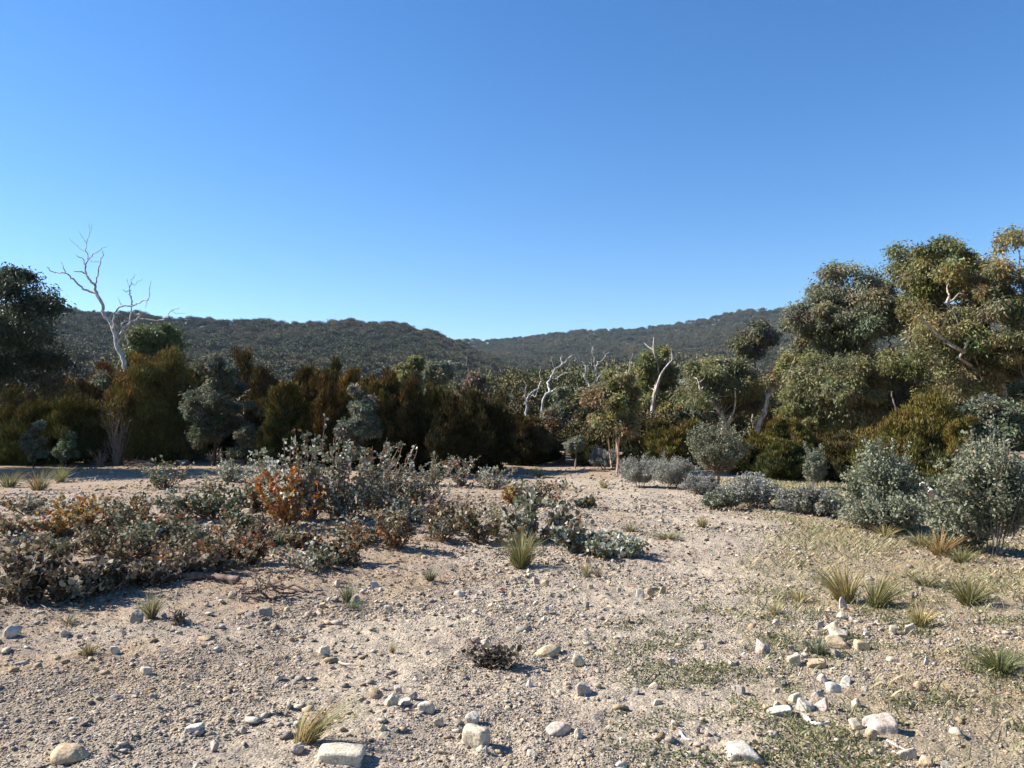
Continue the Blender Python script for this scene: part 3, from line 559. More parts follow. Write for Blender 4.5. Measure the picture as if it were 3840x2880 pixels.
for h, (a0, a1), sp_, hh, lab in ((HILLS[0], (-.70, .12), 4.5, (4, 8), 'dense grey-green forest covering the left hill'), (HILLS[1], (-.14, .72), 7.2, (6, 11), 'dense bluish forest covering the farther right hill')):
    n = int(.5 * (a1 - a0) * ((h['dist'] * 1.06) ** 2 - (h['foot'] - 10) ** 2) / sp_ ** 2)
    a = rng.uniform(a0, a1, n); r = np.sqrt(rng.uniform((h['foot'] - 10) ** 2, (h['dist'] * 1.06) ** 2, n))
    z = hill_z(h, a, r); ok = z > -3; a, r, z = a[ok], r[ok], z[ok]; n = len(a)
    s = rng.uniform(*hh, n) * (.75 + .5 * vnoise(a * 60, r / 25, 5)); w = s * rng.uniform(.8, 1.25, n)
    scatter('forest', np.stack([r * np.sin(a), r * np.cos(a), z - .3], 1), np.stack([w, w, s], 1), farc, lab)
n = 900; a = rng.uniform(-.68, .68, n); r = np.sqrt(rng.uniform(64 ** 2, 240 ** 2, n)); x = r * np.sin(a); y = r * np.cos(a); s = rng.uniform(4.2, 7.2, n); w = s * rng.uniform(.8, 1.2, n)
scatter('woods', np.stack([x, y, hgt(x, y) - .1], 1), np.stack([w, w, s], 1), midc, 'olive and grey bush filling the valley below the hills')

def fill(n, u0, u1, d0, d1, s0, s1, coll, label):
    u = rng.uniform(u0, u1, n); y = rng.uniform(d0, d1, n); x = (u - 512) / FPX * y; s = rng.uniform(s0, s1, n); w = s * rng.uniform(.7, 1.0, n)
    scatter('woods', np.stack([x, y, hgt(x, y) - .25 * s], 1), np.stack([w, w, s * 1.15], 1), coll, label)
M_THICK = forest_mat('thicket_foliage', [(0, (.07, .065, .025)), (.4, (.11, .085, .028)), (.7, (.085, .08, .03)), (1, (.13, .075, .028))])
thc = bpy.data.collections.new('thicket_crowns')
for n in range(6):
    o_ = proto_tree('thicket_crown', 360 + n, 60, 70, .045, M_THICK, False); thc.objects.link(o_)
fill(70, -60, 500, 36, 60, 2.6, 4.4, thc, 'dense she-oak thicket behind the first row on the left')
fill(120, 545, 1060, 50, 66, 4.6, 7.4, midc, 'olive bush crowding behind the first trees on the right')

fill(70, 500, 1060, 30, 46, 1.6, 3.0, thc, 'dark low undergrowth between the trees on the right')
fill(80, 480, 800, 50, 62, 4.2, 6.4, midc, 'young olive gums filling the middle of the bush')
fill(26, 380, 560, 33, 44, 2.2, 3.6, thc, 'dark undergrowth where the track disappears')

# ------------------------------------------------------------------ shrubs
PAL = {
 'grey': [((.20, .21, 0.145), .40), ((.50, .50, 0.42), .24), ((.10, .115, 0.066), .25), ((.16, .095, 0.048), .11), ((.30, .11, 0.035), .04)],
 'pale': [((.25, .27, 0.185), .45), ((.54, .55, 0.46), .30), ((.13, .15, 0.079), .27)],
 'green': [((.12, .145, 0.075), .48), ((.36, .38, 0.30), .22), ((.08, .09, 0.044), .18), ((.19, .10, 0.044), .12)],
 'orange': [((.38, .19, 0.040), .25), ((.42, .28, 0.070), .22), ((.28, .10, 0.031), .15), ((.17, .175, 0.088), .25), ((.33, .28, 0.185), .13)],
 'flame': [((.40, .15, .03), .36), ((.38, .23, .05), .2), ((.33, .09, .03), .2), ((.24, .24, .16), .24)],
 'red': [((.27, .085, 0.035), .22), ((.18, .11, 0.057), .3), ((.28, .26, 0.176), .25), ((.11, .115, 0.062), .23)],
 'brown': [((.16, .12, 0.066), .38), ((.33, .28, 0.185), .22), ((.085, .065, 0.037), .28), ((.26, .10, 0.035), .06), ((.13, .14, 0.079), .06)],
 'dead': [((.15, .12, 0.079), .34), ((.38, .33, 0.238), .20), ((.07, .053, 0.038), .46)],
 'mixed': [((.17, .18, 0.114), .38), ((.45, .44, 0.36), .22), ((.17, .115, 0.062), .2), ((.34, .16, 0.048), .06), ((.10, .105, 0.057), .16)],
}
SUCK = 'round-leaved gum suckers sprawled across the clearing'
def sucker(b, H, W, pal, label, seed, n_st=10, n_lf=60, leaf=.055, group=SUCK, name='gum_sucker', cat='shrub', stemc=(.95, .62, .5), up=.5):
    rng = np.random.default_rng(seed + 9000); t = empty(name, b); tag(t, label, cat, group)
    st = MB(); lf = MB(); cols = np.array([p[0] for p in PAL[pal]]); wts = np.array([p[1] for p in PAL[pal]]); wts = wts / wts.sum()
    for s in range(n_st):
        a = rng.uniform(0, 6.28); q = rng.random() ** .75; o = np.array([math.cos(a), math.sin(a) * .8, 0]); h = H * rng.choice([rng.uniform(.35, .8), rng.uniform(.7, 1.2)]) * (1 - .3 * q * (1 - up))
        e = o * W * .5 * q + np.array([0, 0, h]); m_ = o * W * .30 * q + np.array([0, 0, h * .45]); b0 = o * W * .06 * rng.random() + np.array([0, 0, -.03])
        Q = smooth_path([b0, m_ + rng.normal(size=3) * .03, e], 5, .008, rng); tube(st, Q, np.linspace(.013, .004, len(Q)), 4)
        subs = [Q]
        for k_ in range(3):
            i_ = rng.integers(2, len(Q) - 1); a2 = rng.uniform(0, 6.28)
            e2 = Q[i_] + np.array([math.cos(a2) * .2, math.sin(a2) * .2, rng.uniform(.02, .22)]) * rng.uniform(.6, 1.2) * (W * .8)
            e2[2] = min(e2[2], H * 1.02); Q2 = smooth_path([Q[i_], Q[i_] * .5 + e2 * .5 + rng.normal(size=3) * .02, e2], 4); tube(st, Q2, np.linspace(.006, .002, len(Q2)), 3); subs.append(Q2)
        dom = cols[rng.choice(len(cols), p=wts)]
        for Q2, nn in zip(subs, (n_lf // 2, n_lf // 4, n_lf // 4, n_lf // 4)):
            tt = rng.uniform(.3 if Q2 is Q else .1, 1.0, nn) * (len(Q2) - 1); i_ = np.minimum(tt.astype(int), len(Q2) - 2); f_ = (tt - i_)[:, None]
            P = Q2[i_] * (1 - f_) + Q2[i_ + 1] * f_; D = rdir(rng, nn) + np.array([0, 0, .25]); P = P + norm(D) * .012
            C = cols[rng.choice(len(cols), nn, p=wts)]; keep = rng.random(nn) < .5; C = np.where(keep[:, None], dom, C) * rng.uniform(.7, 1.3, (nn, 1))
            sz = leaf * rng.uniform(.6, 1.2, nn); P[:, 2] = np.maximum(P[:, 2], .012); leaf_discs(lf, P, D, sz, sz * .85, C, rng)
    st.obj('stem', M_TWIG, t, stemc); lf.obj('foliage', M_WAX, t); return t
# (u, top v, width px, base v, palette, leaf m, label)
shr = [
 (290, 455, 48, 521, 'pale', .06, 'pale-leaved sucker behind the orange one, rising to a loose top'),
 (312, 436, 30, 522, 'grey', .065, 'tallest sucker with big pale leaves standing up against the black shade'),
 (336, 446, 36, 518, 'grey', .055, 'dense grey sucker just right of the tallest sucker'),
 (366, 445, 46, 511, 'grey', .055, 'wide grey sucker with a wine-red tip, in the middle of the thicket'),
 (391, 453, 36, 503, 'grey', .05, 'grey sucker at the right shoulder of the thicket'),
 (350, 474, 50, 522, 'mixed', .05, 'grey and russet sucker filling the middle front of the thicket'),
 (384, 482, 46, 518, 'mixed', .05, 'tangled sucker with an orange fleck low in the thicket'),
 (432, 458, 34, 488, 'pale', .05, 'neat pale green sucker apart from the thicket, before the shade'),
 (463, 460, 32, 489, 'grey', .05, 'grey sucker right of the neat pale green one'),
 (418, 478, 40, 503, 'grey', .05, 'low dark grey sucker joining the thicket to the neat pale one'),
 (491, 470, 32, 491, 'pale', .05, 'silvery low sucker at the edge of the track shadow'),
 (288, 480, 38, 529, 'flame', .055, 'bright orange and yellow sucker at the front of the thicket'),
 (256, 484, 30, 513, 'red', .05, 'reddish sucker left of the bright orange one'),
 (265, 462, 38, 487, 'pale', .055, 'white-dotted sucker low at the left back of the thicket'),
 (450, 494, 58, 530, 'brown', .05, 'dry grey-brown sucker right of the thicket'),
 (412, 500, 40, 524, 'mixed', .05, 'russet-flecked sucker in front of the low dark grey one'),
 (398, 517, 48, 551, 'brown', .055, 'dark brown sucker with scorched red leaves casting a black shadow'),
 (339, 538, 42, 566, 'brown', .055, 'withered brown sucker with a few cream leaves'),
 (300, 531, 28, 551, 'red', .05, 'low sucker with scarlet leaves below the orange one'),
 (248, 538, 40, 566, 'red', .05, 'rust-red withered sucker above the pale bent stick'),
 (240, 508, 34, 532, 'green', .05, 'green-grey sucker beside the flat cream slab'),
 (227, 460, 28, 484, 'pale', .055, 'white-leaved sucker by the shadow band'),
 (210, 486, 50, 520, 'green', .06, 'dark green round-leaved sucker on two thin stems'),
 (162, 462, 34, 490, 'green', .055, 'small dark sucker beyond the stones, left of the white-leaved one'),
 (134, 499, 46, 531, 'mixed', .055, 'olive and grey sucker in the left patch'),
 (88, 498, 50, 530, 'orange', .05, 'orange-leaved sucker in the left patch'),
 (58, 510, 44, 538, 'orange', .05, 'yellow-orange sucker nearer and left of the other left-patch orange one'),
 (16, 518, 44, 542, 'red', .05, 'reddish low sucker at the far left'),
 (98, 526, 54, 553, 'brown', .05, 'brown leafy sucker in the front of the left patch'),
 (142, 528, 56, 552, 'green', .05, 'dark green low sucker with a scarlet fleck'),
 (190, 522, 56, 549, 'mixed', .05, 'grey-green low sucker over a black shadow'),
 (166, 518, 34, 545, 'red', .05, 'scarlet-leaved small sucker between two green ones'),
 (224, 546, 48, 570, 'brown', .05, 'brown curled-leaf sucker above the dark log'),
 (540, 481, 48, 508, 'grey', .055, 'grey sucker beside the track, behind the big-leaved one'),
 (536, 506, 46, 543, 'mixed', .085, 'sucker with large round pale leaves and red ones among them'),
 (514, 490, 24, 508, 'orange', .05, 'small orange-brown sucker beside the track'),
 (578, 527, 50, 554, 'grey', .065, 'prostrate grey sucker creeping onto the track'),
 (618, 540, 40, 559, 'pale', .055, 'flat silvery sucker farthest out on the track'),
 (586, 500, 18, 509, 'green', .05, 'tiny blue-green sucker alone on the track'),
 (182, 500, 44, 522, 'mixed', .045, 'sparse grey-brown sucker between the dark green and the olive ones'),
 (122, 538, 60, 560, 'brown', .045, 'low rusty-brown sucker behind the log, left of the curled-leaf one'),
 (206, 530, 50, 556, 'mixed', .045, 'low mixed sucker in front of the grey-green shadowed one'),
 (262, 518, 44, 546, 'brown', .045, 'thin brown sucker between cream slab and scarlet sucker'),
 (318, 548, 50, 572, 'mixed', .045, 'straggly sucker behind the pale bent stick'),
 (56, 534, 60, 556, 'mixed', .045, 'mottled low sucker behind the dead brush pile'),
 (358, 520, 50, 544, 'mixed', .045, 'straggly sucker with pale leaves in front of the thicket'),
 (440, 520, 40, 542, 'mixed', .045, 'thin straggly sucker left of the russet dry one'),
 (176, 548, 50, 572, 'brown', .045, 'brown litter-covered sucker right behind the middle of the dark log'),
 (30, 496, 40, 516, 'mixed', .045, 'sparse grey sucker near the left edge, above the reddish one'),
 (480, 516, 46, 545, 'brown', .055, 'russet dry sucker between the upright tussocks'),
]
SH_POS = []
for n, (u, vt, w, vb, pal, lf, lab) in enumerate(shr):
    b = put(u, vb - 2); d = b[1]; H = max(.12, top_h(u, vt, d, b)) * 1.12; W = px(w, d) * 1.75; SH_POS.append((b[0], b[1], W))
    sucker(b, H, W, pal, lab, n, n_st=int(7 + 7 * W + 4 * H) if pal not in ('brown', 'mixed') else int(6 + 5 * W + 3 * H), n_lf=48, leaf=lf * .92)
# brush heap at the left: withered cut suckers
BRUSH = 'withered brush lying in the left patch'
for n, (u, vt, w, vb, pal, lab) in enumerate([
 (18, 548, 60, 606, 'dead', 'heap of dead-leaved brush at the far left'),
 (64, 550, 64, 602, 'dead', 'dead-leaved brush pile with bare grey sticks poking out'),
 (102, 556, 50, 596, 'dead', 'dead brush with pale curled leaves, left of the dark log'),
 (38, 538, 56, 572, 'brown', 'purple-brown withered brush behind the dead heap'),
 (140, 562, 52, 588, 'dead', 'low dead brush at the butt of the dark log'),
 (196, 558, 54, 580, 'dead', 'scattered dead twigs and leaves behind the dark log'),
 (498, 650, 44, 670, 'dead', 'small heap of dead leaves and twigs below the long yellow stone')]):
    b = put(u, vb - 3); d = b[1]
    sucker(b, max(.1, top_h(u, vt, d, b)) * .85, px(w, d) * 1.5, pal, lab, 400 + n, n_st=20 if n < 6 else 9, n_lf=44 if n < 6 else 44, leaf=.06 if n < 6 else .04, group=BRUSH, name='dead_brush', cat='dead brush', stemc=(1.2, 1.1, 1.0), up=.2)
    SH_POS.append((b[0], b[1], px(w, d)))

WAT = 'silver bushes along the right side of the track'
def wattle(b, H, W, color, label, seed, nf=130, nl=60, leaf=(.05, .02), name='silver_wattle', roundleaf=False, trunk_h=.0, trunkc=(1, 1, 1), accent=(1.2, .75, .6), acc=.08, cat='shrub'):
    rng = np.random.default_rng(seed + 7000); t = empty(name, b); tag(t, label, cat, WAT)
    st = MB(); lf = MB()
    for f in range(nf):
        a = rng.uniform(0, 6.28); ph = math.acos(rng.uniform(-.15, 1)); q = rng.random() ** .5
        R_ = 1 + .28 * math.sin(a * 2 + seed) * math.cos(ph * 3 + seed * 2) + rng.normal() * .10; q = q * R_; z0 = trunk_h; e = np.array([math.cos(a) * math.sin(ph) * W / 2 * q, math.sin(a) * math.sin(ph) * W / 2 * q, z0 + (H - z0) * (.40 + .58 * math.cos(ph) * q)])
        s_ = np.array([0, 0, z0 * .8 + (e[2] - z0) * .35]) + np.array([e[0], e[1], 0]) * .45
        Q = smooth_path([s_, s_ * .4 + e * .6 + np.array([0, 0, .05 * H]), e], 4); tube(st, Q, np.linspace(.006, .002, len(Q)), 3)
        tt = rng.uniform(.15, 1, nl) * (len(Q) - 1); i_ = np.minimum(tt.astype(int), len(Q) - 2); f_ = (tt - i_)[:, None]; P = Q[i_] * (1 - f_) + Q[i_ + 1] * f_ + rng.normal(size=(nl, 3)) * W * .03
        D = rdir(rng, nl) + np.array([0, 0, .2]) + norm((e - s_)[None]) * .5; P[:, 2] = np.maximum(P[:, 2], .015)
        T = rng.uniform(.7, 1.3, (nl, 1)) * rng.uniform(.8, 1.2) * np.ones((1, 3)); pk = rng.random(nl) < acc; T[pk] = T[pk] * np.array(accent)
        (leaf_discs if roundleaf else leaf_quads)(lf, P, D, leaf[0] * rng.uniform(.6, 1.3, nl), leaf[1] * rng.uniform(.7, 1.2, nl), T, rng)
    for s in range(5):
        a = rng.uniform(0, 6.28); o = np.array([math.cos(a), math.sin(a), 0]) * W * .2
        if trunk_h: o = o * .3
        Q = smooth_path([np.array([0, 0, -.04]) + o * .1, np.array([0, 0, trunk_h * .6]) + o * .3, o + np.array([0, 0, trunk_h + (H - trunk_h) * .55])], 5, .006, rng); tube(st, Q, np.linspace(.02 if trunk_h else .012, .005, len(Q)), 5)
    st.obj('stem', M_TWIG, t, trunkc); lf.obj('foliage', M_WAX, t, color); return t
SILVER = (.27, .27, .23); GREYGREEN = (.20, .215, .15)
wt = [
 (640, 458, 48, 490, SILVER, False, 0, 'feathery silver wattle beside the two-stemmed gum'),
 (674, 458, 50, 492, SILVER, False, 0, 'feathery silver wattle right half of the thicket below the gold-topped she-oak'),
 (604, 450, 36, 472, (.22, .22, .20), False, 0, 'thin grey wattle behind the two bare reddish stems'),
 (556, 452, 20, 466, (.2, .22, .19), False, 0, 'small grey bush at the track edge before the grey-leaved gum'),
 (700, 476, 40, 497, (.24, .24, .215), False, 0, 'low grey wattle under the round-headed sapling'),
 (752, 476, 68, 511, SILVER, True, 0, 'wide silver-leaved bush right of the round-headed sapling'),
 (812, 487, 66, 518, (.22, .225, .185), True, 0, 'low silver-grey bush left of the dome-shaped bush'),
 (722, 492, 40, 512, GREYGREEN, True, 0, 'ankle-high grey-green bush at the edge of the track'),
 (718, 425, 54, 497, (.18, .19, .125), True, .22, 'round-headed silver-green sapling on a brown stem'),
 (815, 446, 24, 492, GREYGREEN, True, .0, 'slim silver sapling between rusty she-oaks'),
 (884, 446, 72, 531, (.205, .22, .145), True, 0, 'dome-shaped silver bush reaching the ground'),
 (884, 496, 78, 535, (.215, .225, .155), True, 0, 'low silver skirt of suckers in front of the dome-shaped bush'),
 (992, 434, 92, 558, (.195, .208, .14), True, .0, 'large silver bush with pinkish leaves at the edge of the view'),
 (962, 512, 56, 554, (.205, .215, .15), True, .0, 'lower silver bush at the left foot of the large pinkish one'),
 (932, 492, 36, 518, (.13, .15, .115), True, 0, 'shaded grey bush beside the fallen log'),
]
for n, (u, vt, w, vb, c, rl, th, lab) in enumerate(wt):
    b = put(u, vb - 3); d = b[1]; H = top_h(u, vt, d, b) * 1.08; W = px(w, d) * (1.15 if n > 7 else .95); SH_POS.append((b[0], b[1], W * .8))
    wattle(b, H, W, c, lab, n, nf=int(90 + 90 * W), nl=80, leaf=(.042, .03) if rl else (.07, .016), roundleaf=rl, trunk_h=th * H, trunkc=(1.0, .6, .4) if th else (1, 1, 1), name='silver_bush' if rl else 'silver_wattle',
           accent=(1.35, .85, .75) if n == 12 else (1.2, .75, .6), acc=.10 if n == 12 else .06)
# grey leafless scrub and stick piles on the left strip
def twig_pile(b, W, H, label, seed, n=26, color=(1, 1, 1), name='stick_pile', cat='stick pile', upright=False, group=None):
    rng = np.random.default_rng(seed); m = MB()
    for k_ in range(n):
        if upright:
            a = rng.uniform(0, 6.28); e = np.array([math.cos(a) * W * .5 * rng.random(), math.sin(a) * W * .4 * rng.random(), H * rng.uniform(.4, 1)]); s_ = np.array([0, 0, -.02]) + rng.normal(size=3) * np.array([.04, .04, 0]) * W
        else:
            s_ = np.array([rng.uniform(-.5, .5) * W, rng.uniform(-.3, .3) * W, rng.uniform(0, .3) * H]); e = np.array([rng.uniform(-.5, .5) * W, rng.uniform(-.3, .3) * W, H * rng.uniform(.0, 1)])
        Q = spine(rng, s_, e, .05 * W, 6); tube(m, Q, np.linspace(.014, .004, 6), 4)
        for j_ in range(4):
            i_ = rng.integers(2, 6); e2 = Q[i_] + rdir(rng, 1)[0] * W * .18 + np.array([0, 0, .05 * H]); tube(m, spine(rng, Q[i_], e2, .015, 4), np.linspace(.006, .002, 4), 3)
    return tag(m.obj(name, M_TWIG, color=color, loc=b), label, cat, group)
twig_pile(on(118, 31.5), 1.3, top_h(118, 405, 31.5, on(118, 31.5)), 'tall leafless grey scrub before the brownish she-oak', 1, 34, (1.1, .98, .95), 'dead_scrub', 'dead shrub', True)
twig_pile(on(102, 31), 1.1, .62, 'fan of grey dead branches at the back of the sandy strip', 2, 24, (1.1, 1, .95), upright=True)
twig_pile(on(140, 30), 1.0, .35, 'dark low stick pile on the sandy strip', 3, 24, (.6, .5, .45))
twig_pile(put(272, 598), .75, .2, 'dark bare fallen twigs below the rust-red sucker', 4, 9, (.5, .42, .4))
twig_pile(put(178, 625), .16, .12, 'small grey dead bush with a black shadow', 5, 22, (.7, .66, .6), 'dead_scrub', 'dead shrub', True)

# ------------------------------------------------------------------ fallen wood
def log_piece(name, pts, r, label, cat, mat=M_DEADWOOD, color=(1, 1, 1), lift=.6, sides=9, group=None, seed=1):
    rng = np.random.default_rng(seed); P = []
    for u, v in pts:
        p = G(u, v); p[2] += r[0] * lift; P.append(p)
    b = P[0].copy(); Q = smooth_path(np.array(P) - b, 5, r[0] * .08, rng); m = MB(); tube(m, Q, np.linspace(r[0], r[1], len(Q)), sides)
    m.add(Q[:1] + norm(rdir(rng, 6)) * 0 + 0, np.zeros((0, 3), int)) if False else None
    return tag(m.obj(name, mat, color=color, smooth=True, loc=b), label, cat, group)
log_piece('fallen_log', [(160, 583), (180, 581), (205, 579), (222, 581), (238, 583)], (.055, .035), 'dark weathered log lying at the front of the left patch', 'log', M_BARK, (1.3, 1.2, 1.15))
log_piece('fallen_log', [(139, 463.5), (145, 464), (152, 466)], (.10, .05), 'short white log on the sandy strip', 'log')
log_piece('fallen_log', [(176, 466), (181, 465.5), (187, 464.5)], (.13, .11), 'pale hollow log end beside the shadow band', 'log', color=(1, .95, .85))
b = at(923, 485, 13.5); e = at(944, 505, 12.6); m = MB(); Q = spine(np.random.default_rng(3), np.zeros(3), e - b, .01, 8); tube(m, Q, np.linspace(.05, .07, 8), 9)
t = tag(empty('fallen_log', b), 'slanting fallen log with a white broken end and charred body', 'log'); o = m.obj('charred_trunk', M_BARK, t, (.35, .33, .33), True)
m = MB(); tube(m, spine(np.random.default_rng(4), Q[0] * 1.0 - (Q[1] - Q[0]) * .2, Q[3], .004, 5), np.linspace(.052, .06, 5), 9); m.obj('broken_end', M_DEADWOOD, t, (1.2, 1.2, 1.2), True)
STK = 'sticks lying on the stony ground'
for n, (pts, r, c, lab) in enumerate([
 ([(286, 546), (303, 553), (315, 564), (322, 570), (314, 578)], (.012, .009), (1.15, 1.1, 1.05), 'pale bent stick below the scarlet sucker'),
 ([(84, 562), (98, 558), (108, 556), (116, 551)], (.022, .008), (1.1, 1.02, .95), 'pale branch across the dead brush pile'),
 ([(52, 550), (60, 560), (66, 570), (76, 562)], (.014, .008), (.9, .85, .8), 'grey crooked branch at the back of the dead brush pile'),
 ([(353, 658), (364, 655), (378, 651)], (.006, .004), (.4, .33, .3), 'dark thin stick beside the little tuft in mid gravel'),
 ([(332, 661), (345, 665), (358, 666)], (.012, .006), (1.25, 1.1, .9), 'cream curved stick left of the dark thin stick'),
 ([(436, 752), (448, 753), (465, 756)], (.006, .004), (.5, .42, .36), 'dark stick in front of the loaf-shaped stone'),
 ([(805, 719), (813, 724), (820, 726), (829, 724)], (.016, .008), (1.5, 1.5, 1.5), 'white curled piece of wood among the stones on the right'),
 ([(887, 741), (895, 745), (906, 751)], (.006, .003), (1.3, 1.3, 1.3), 'thin white twig below the large pinkish block'),
 ([(764, 664), (780, 667), (798, 670)], (.008, .006), (.45, .4, .38), 'dark grey stick running up to the cream block'),
 ([(656, 656), (664, 660), (672, 668)], (.007, .004), (.5, .42, .38), 'short dark stick left of the small white cube stone'),
 ([(640, 688), (648, 680), (654, 673)], (.008, .004), (.6, .5, .45), 'forked brown stick in the bare gravel'),
 ([(680, 733), (684, 739), (690, 741)], (.011, .006), (1.1, 1.1, 1.1), 'short pale stick among the green patches'),
 ([(340, 612), (352, 611), (365, 610)], (.006, .004), (.55, .45, .4), 'thin brown stick behind the upright rounded stone'),
 ([(120, 704), (128, 703), (142, 701)], (.007, .003), (.55, .48, .42), 'thin stick beside the grey flat stone on the left'),
 ([(490, 668), (498, 663), (488, 655)], (.006, .004), (.5, .42, .36), 'bent twig in the little heap of dead leaves'),
 ([(842, 658), (852, 660), (862, 661)], (.010, .006), (1.2, 1.15, 1.1), 'pale stick lying right of the dark green tuft'),
]):
    log_piece('stick', pts, r, lab, 'stick', M_DEADWOOD, c, .5, 6, STK, 50 + n)

# ------------------------------------------------------------------ grass tussocks
def tussock(b, H, W, color, label, seed, n=90, lean=(0, 0), group='grass tussocks in the clearing', w=.007, spread=1.0):
    rng = np.random.default_rng(seed + 300); m = MB(); V = []; F = []; C = []
    a = rng.uniform(0, 6.28, n); q = rng.random(n) ** .6; o = np.stack([np.cos(a), np.sin(a), np.zeros(n)], 1)
    L = H * rng.uniform(.5, 1.12, n); p0 = o * W * .10 * q[:, None]; out = o * (W * .5 * q * spread)[:, None] + np.array([lean[0], lean[1], 0]) * L[:, None]
    ts = [0, .35, .7, 1]; P = np.stack([p0 + out * t ** 1.6 + np.array([0, 0, 1]) * (L * (t - .28 * q * t ** 2.5))[:, None] for t in ts], 1)
    S_ = norm(np.stack([-np.sin(a + rng.normal(size=n)), np.cos(a + rng.normal(size=n)), np.zeros(n)], 1)); wd = np.array([1, .9, .6, .06])[None, :, None] * (w * .8 * rng.uniform(.6, 1.2, n))[:, None, None] * .5
    Lf = P - S_[:, None] * wd; Rt = P + S_[:, None] * wd; V = np.stack([Lf, Rt], 2).reshape(n, 8, 3)
    f = np.array([[0, 1, 3, 2], [2, 3, 5, 4], [4, 5, 7, 6]]); F = (np.arange(n)[:, None, None] * 8 + f).reshape(-1, 4)
    C = np.repeat(rng.uniform(.6, 1.35, (n, 1)) * (1 + rng.normal(size=(n, 3)) * np.array([.12, .06, .08])), 3, 0); m.add(V.reshape(-1, 3), F, np.clip(C, .2, 2))
    o_ = m.obj('grass_tussock', M_GRASS, color=color, loc=b); return tag(o_, label, 'grass', group)
STRAW = (.32, .26, .11); DGREEN = (.10, .11, .05); OLGR = (.20, .185, .075); PALEG = (.36, .305, .17)
tus = [
 (304, 743, 44, 46, STRAW, (.75, .05), 60, .010, 'long dry tussock leaning right in the front gravel'),
 (521, 567, 34, 40, OLGR, (.0, 0), 170, .011, 'big green and straw tussock below the big-leaved sucker'),
 (494, 537, 34, 20, OLGR, (.1, 0), 80, .011, 'tall upright tussock behind the big green one'),
 (471, 533, 28, 18, (.28, .24, .10), (.05, 0), 60, .011, 'upright tussock left of the tall upright one'),
 (587, 578, 17, 12, PALEG, (-.1, 0), 60, .009, 'pale straw tuft alone right of the big green tussock'),
 (598, 577, 12, 14, (.30, .24, .16), (.2, 0), 40, .008, 'wispy brown tuft touching the pale straw tuft'),
 (845, 602, 34, 40, STRAW, (-.25, 0), 150, .011, 'large straw tussock, left one of the joined pair'),
 (877, 607, 28, 38, OLGR, (.4, -.1), 120, .011, 'large tussock sprawling right, right one of the joined pair'),
 (969, 604, 25, 38, OLGR, (0, 0), 130, .011, 'round yellow-green tussock in the straw grass on the right'),
 (920, 627, 24, 26, (.33, .27, .10), (0, 0), 50, .010, 'open spiky tussock in front of the joined pair'),
 (926, 586, 14, 34, (.20, .18, .09), (0, 0), 80, .010, 'low dark tussock between the joined pair and the shrubs'),
 (818, 655, 18, 26, (.16, .17, .10), (0, 0), 110, .007, 'dark blue-green tuft beside the tan slab'),
 (1000, 671, 22, 46, (.15, .16, .06), (.0, 0), 140, .008, 'wide green tuft at the right in the straw grass'),
 (885, 538, 12, 20, STRAW, (0, 0), 80, .012, 'yellow tussock at the foot of the dome-shaped bush'),
 (921, 548, 15, 30, OLGR, (0, 0), 90, .012, 'olive tussock between the two large silver bushes'),
 (940, 556, 22, 30, (.30, .20, .08), (.1, 0), 90, .012, 'reddish straw tussock left of the silver bush at the edge'),
 (961, 563, 15, 26, OLGR, (0, 0), 80, .012, 'olive tussock in front of the lower silver bush'),
 (39, 490, 18, 30, (.20, .16, .07), (.1, 0), 90, .018, 'brown-olive tussock near the shadow band on the left'),
 (9, 487, 15, 26, OLGR, (0, 0), 80, .018, 'olive tussock at the far left near the shadow band'),
 (60, 482, 15, 18, (.26, .25, .09), (0, 0), 60, .018, 'bright green-gold tussock right of the brown-olive one'),
 (151, 617, 22, 22, (.26, .23, .13), (0, 0), 80, .009, 'thin grey-green tuft behind the grey block on the left'),
 (347, 601, 17, 16, (.17, .17, .10), (0, 0), 90, .008, 'dark green tuft right of the fallen twigs'),
 (352, 608, 9, 20, (.15, .17, .08), (0, 0), 60, .007, 'low green tuft just in front of the dark green tuft'),
 (430, 582, 14, 14, (.16, .16, .10), (0, 0), 70, .009, 'grey-green tuft left of the big green tussock'),
 (392, 651, 9, 11, STRAW, (.3, 0), 34, .006, 'little straw tuft beside the dark thin stick'),
 (631, 532, 9, 18, (.20, .17, .09), (0, 0), 60, .012, 'brown tuft on the track near its left edge'),
 (667, 538, 7, 36, (.22, .20, .10), (0, 0), 90, .012, 'flat wide tuft in the middle of the track'),
 (702, 527, 11, 15, (.32, .27, .13), (0, 0), 60, .012, 'pale tuft on the track below the wide silver-leaved bush'),
 (775, 615, 13, 16, (.33, .29, .14), (0, 0), 60, .008, 'straw tuft at the left rim of the stony strip'),
 (800, 602, 12, 18, (.33, .27, .12), (0, 0), 60, .008, 'thin straw tuft left of the large joined pair'),
 (88, 655, 12, 18, (.24, .20, .10), (0, 0), 70, .007, 'olive-brown tuft in the left gravel between pale stones'),
 (68, 622, 8, 26, (.26, .22, .15), (.3, 0), 60, .007, 'flattened dry tuft left of the grey block'),
 (280, 545, 20, 18, (.20, .23, .15), (.1, 0), 50, .012, 'blue-green upright tuft left of the scarlet sucker'),
 (186, 463, 10, 8, (.34, .28, .12), (0, 0), 40, .02, 'straw tuft behind the pale hollow log end'),
 (160, 460, 9, 16, (.18, .15, .07), (0, 0), 60, .02, 'brown tuft under the largest olive-gold she-oak'),
 (538, 478, 12, 16, (.20, .19, .09), (0, 0), 60, .018, 'green tuft where the track enters the shade'),
 (604, 488, 9, 14, (.30, .25, .13), (0, 0), 60, .016, 'dry tuft before the two bare reddish stems'),
 (560, 490, 8, 22, (.24, .22, .12), (0, 0), 70, .016, 'low dry tuft at the far left edge of the track'),
]
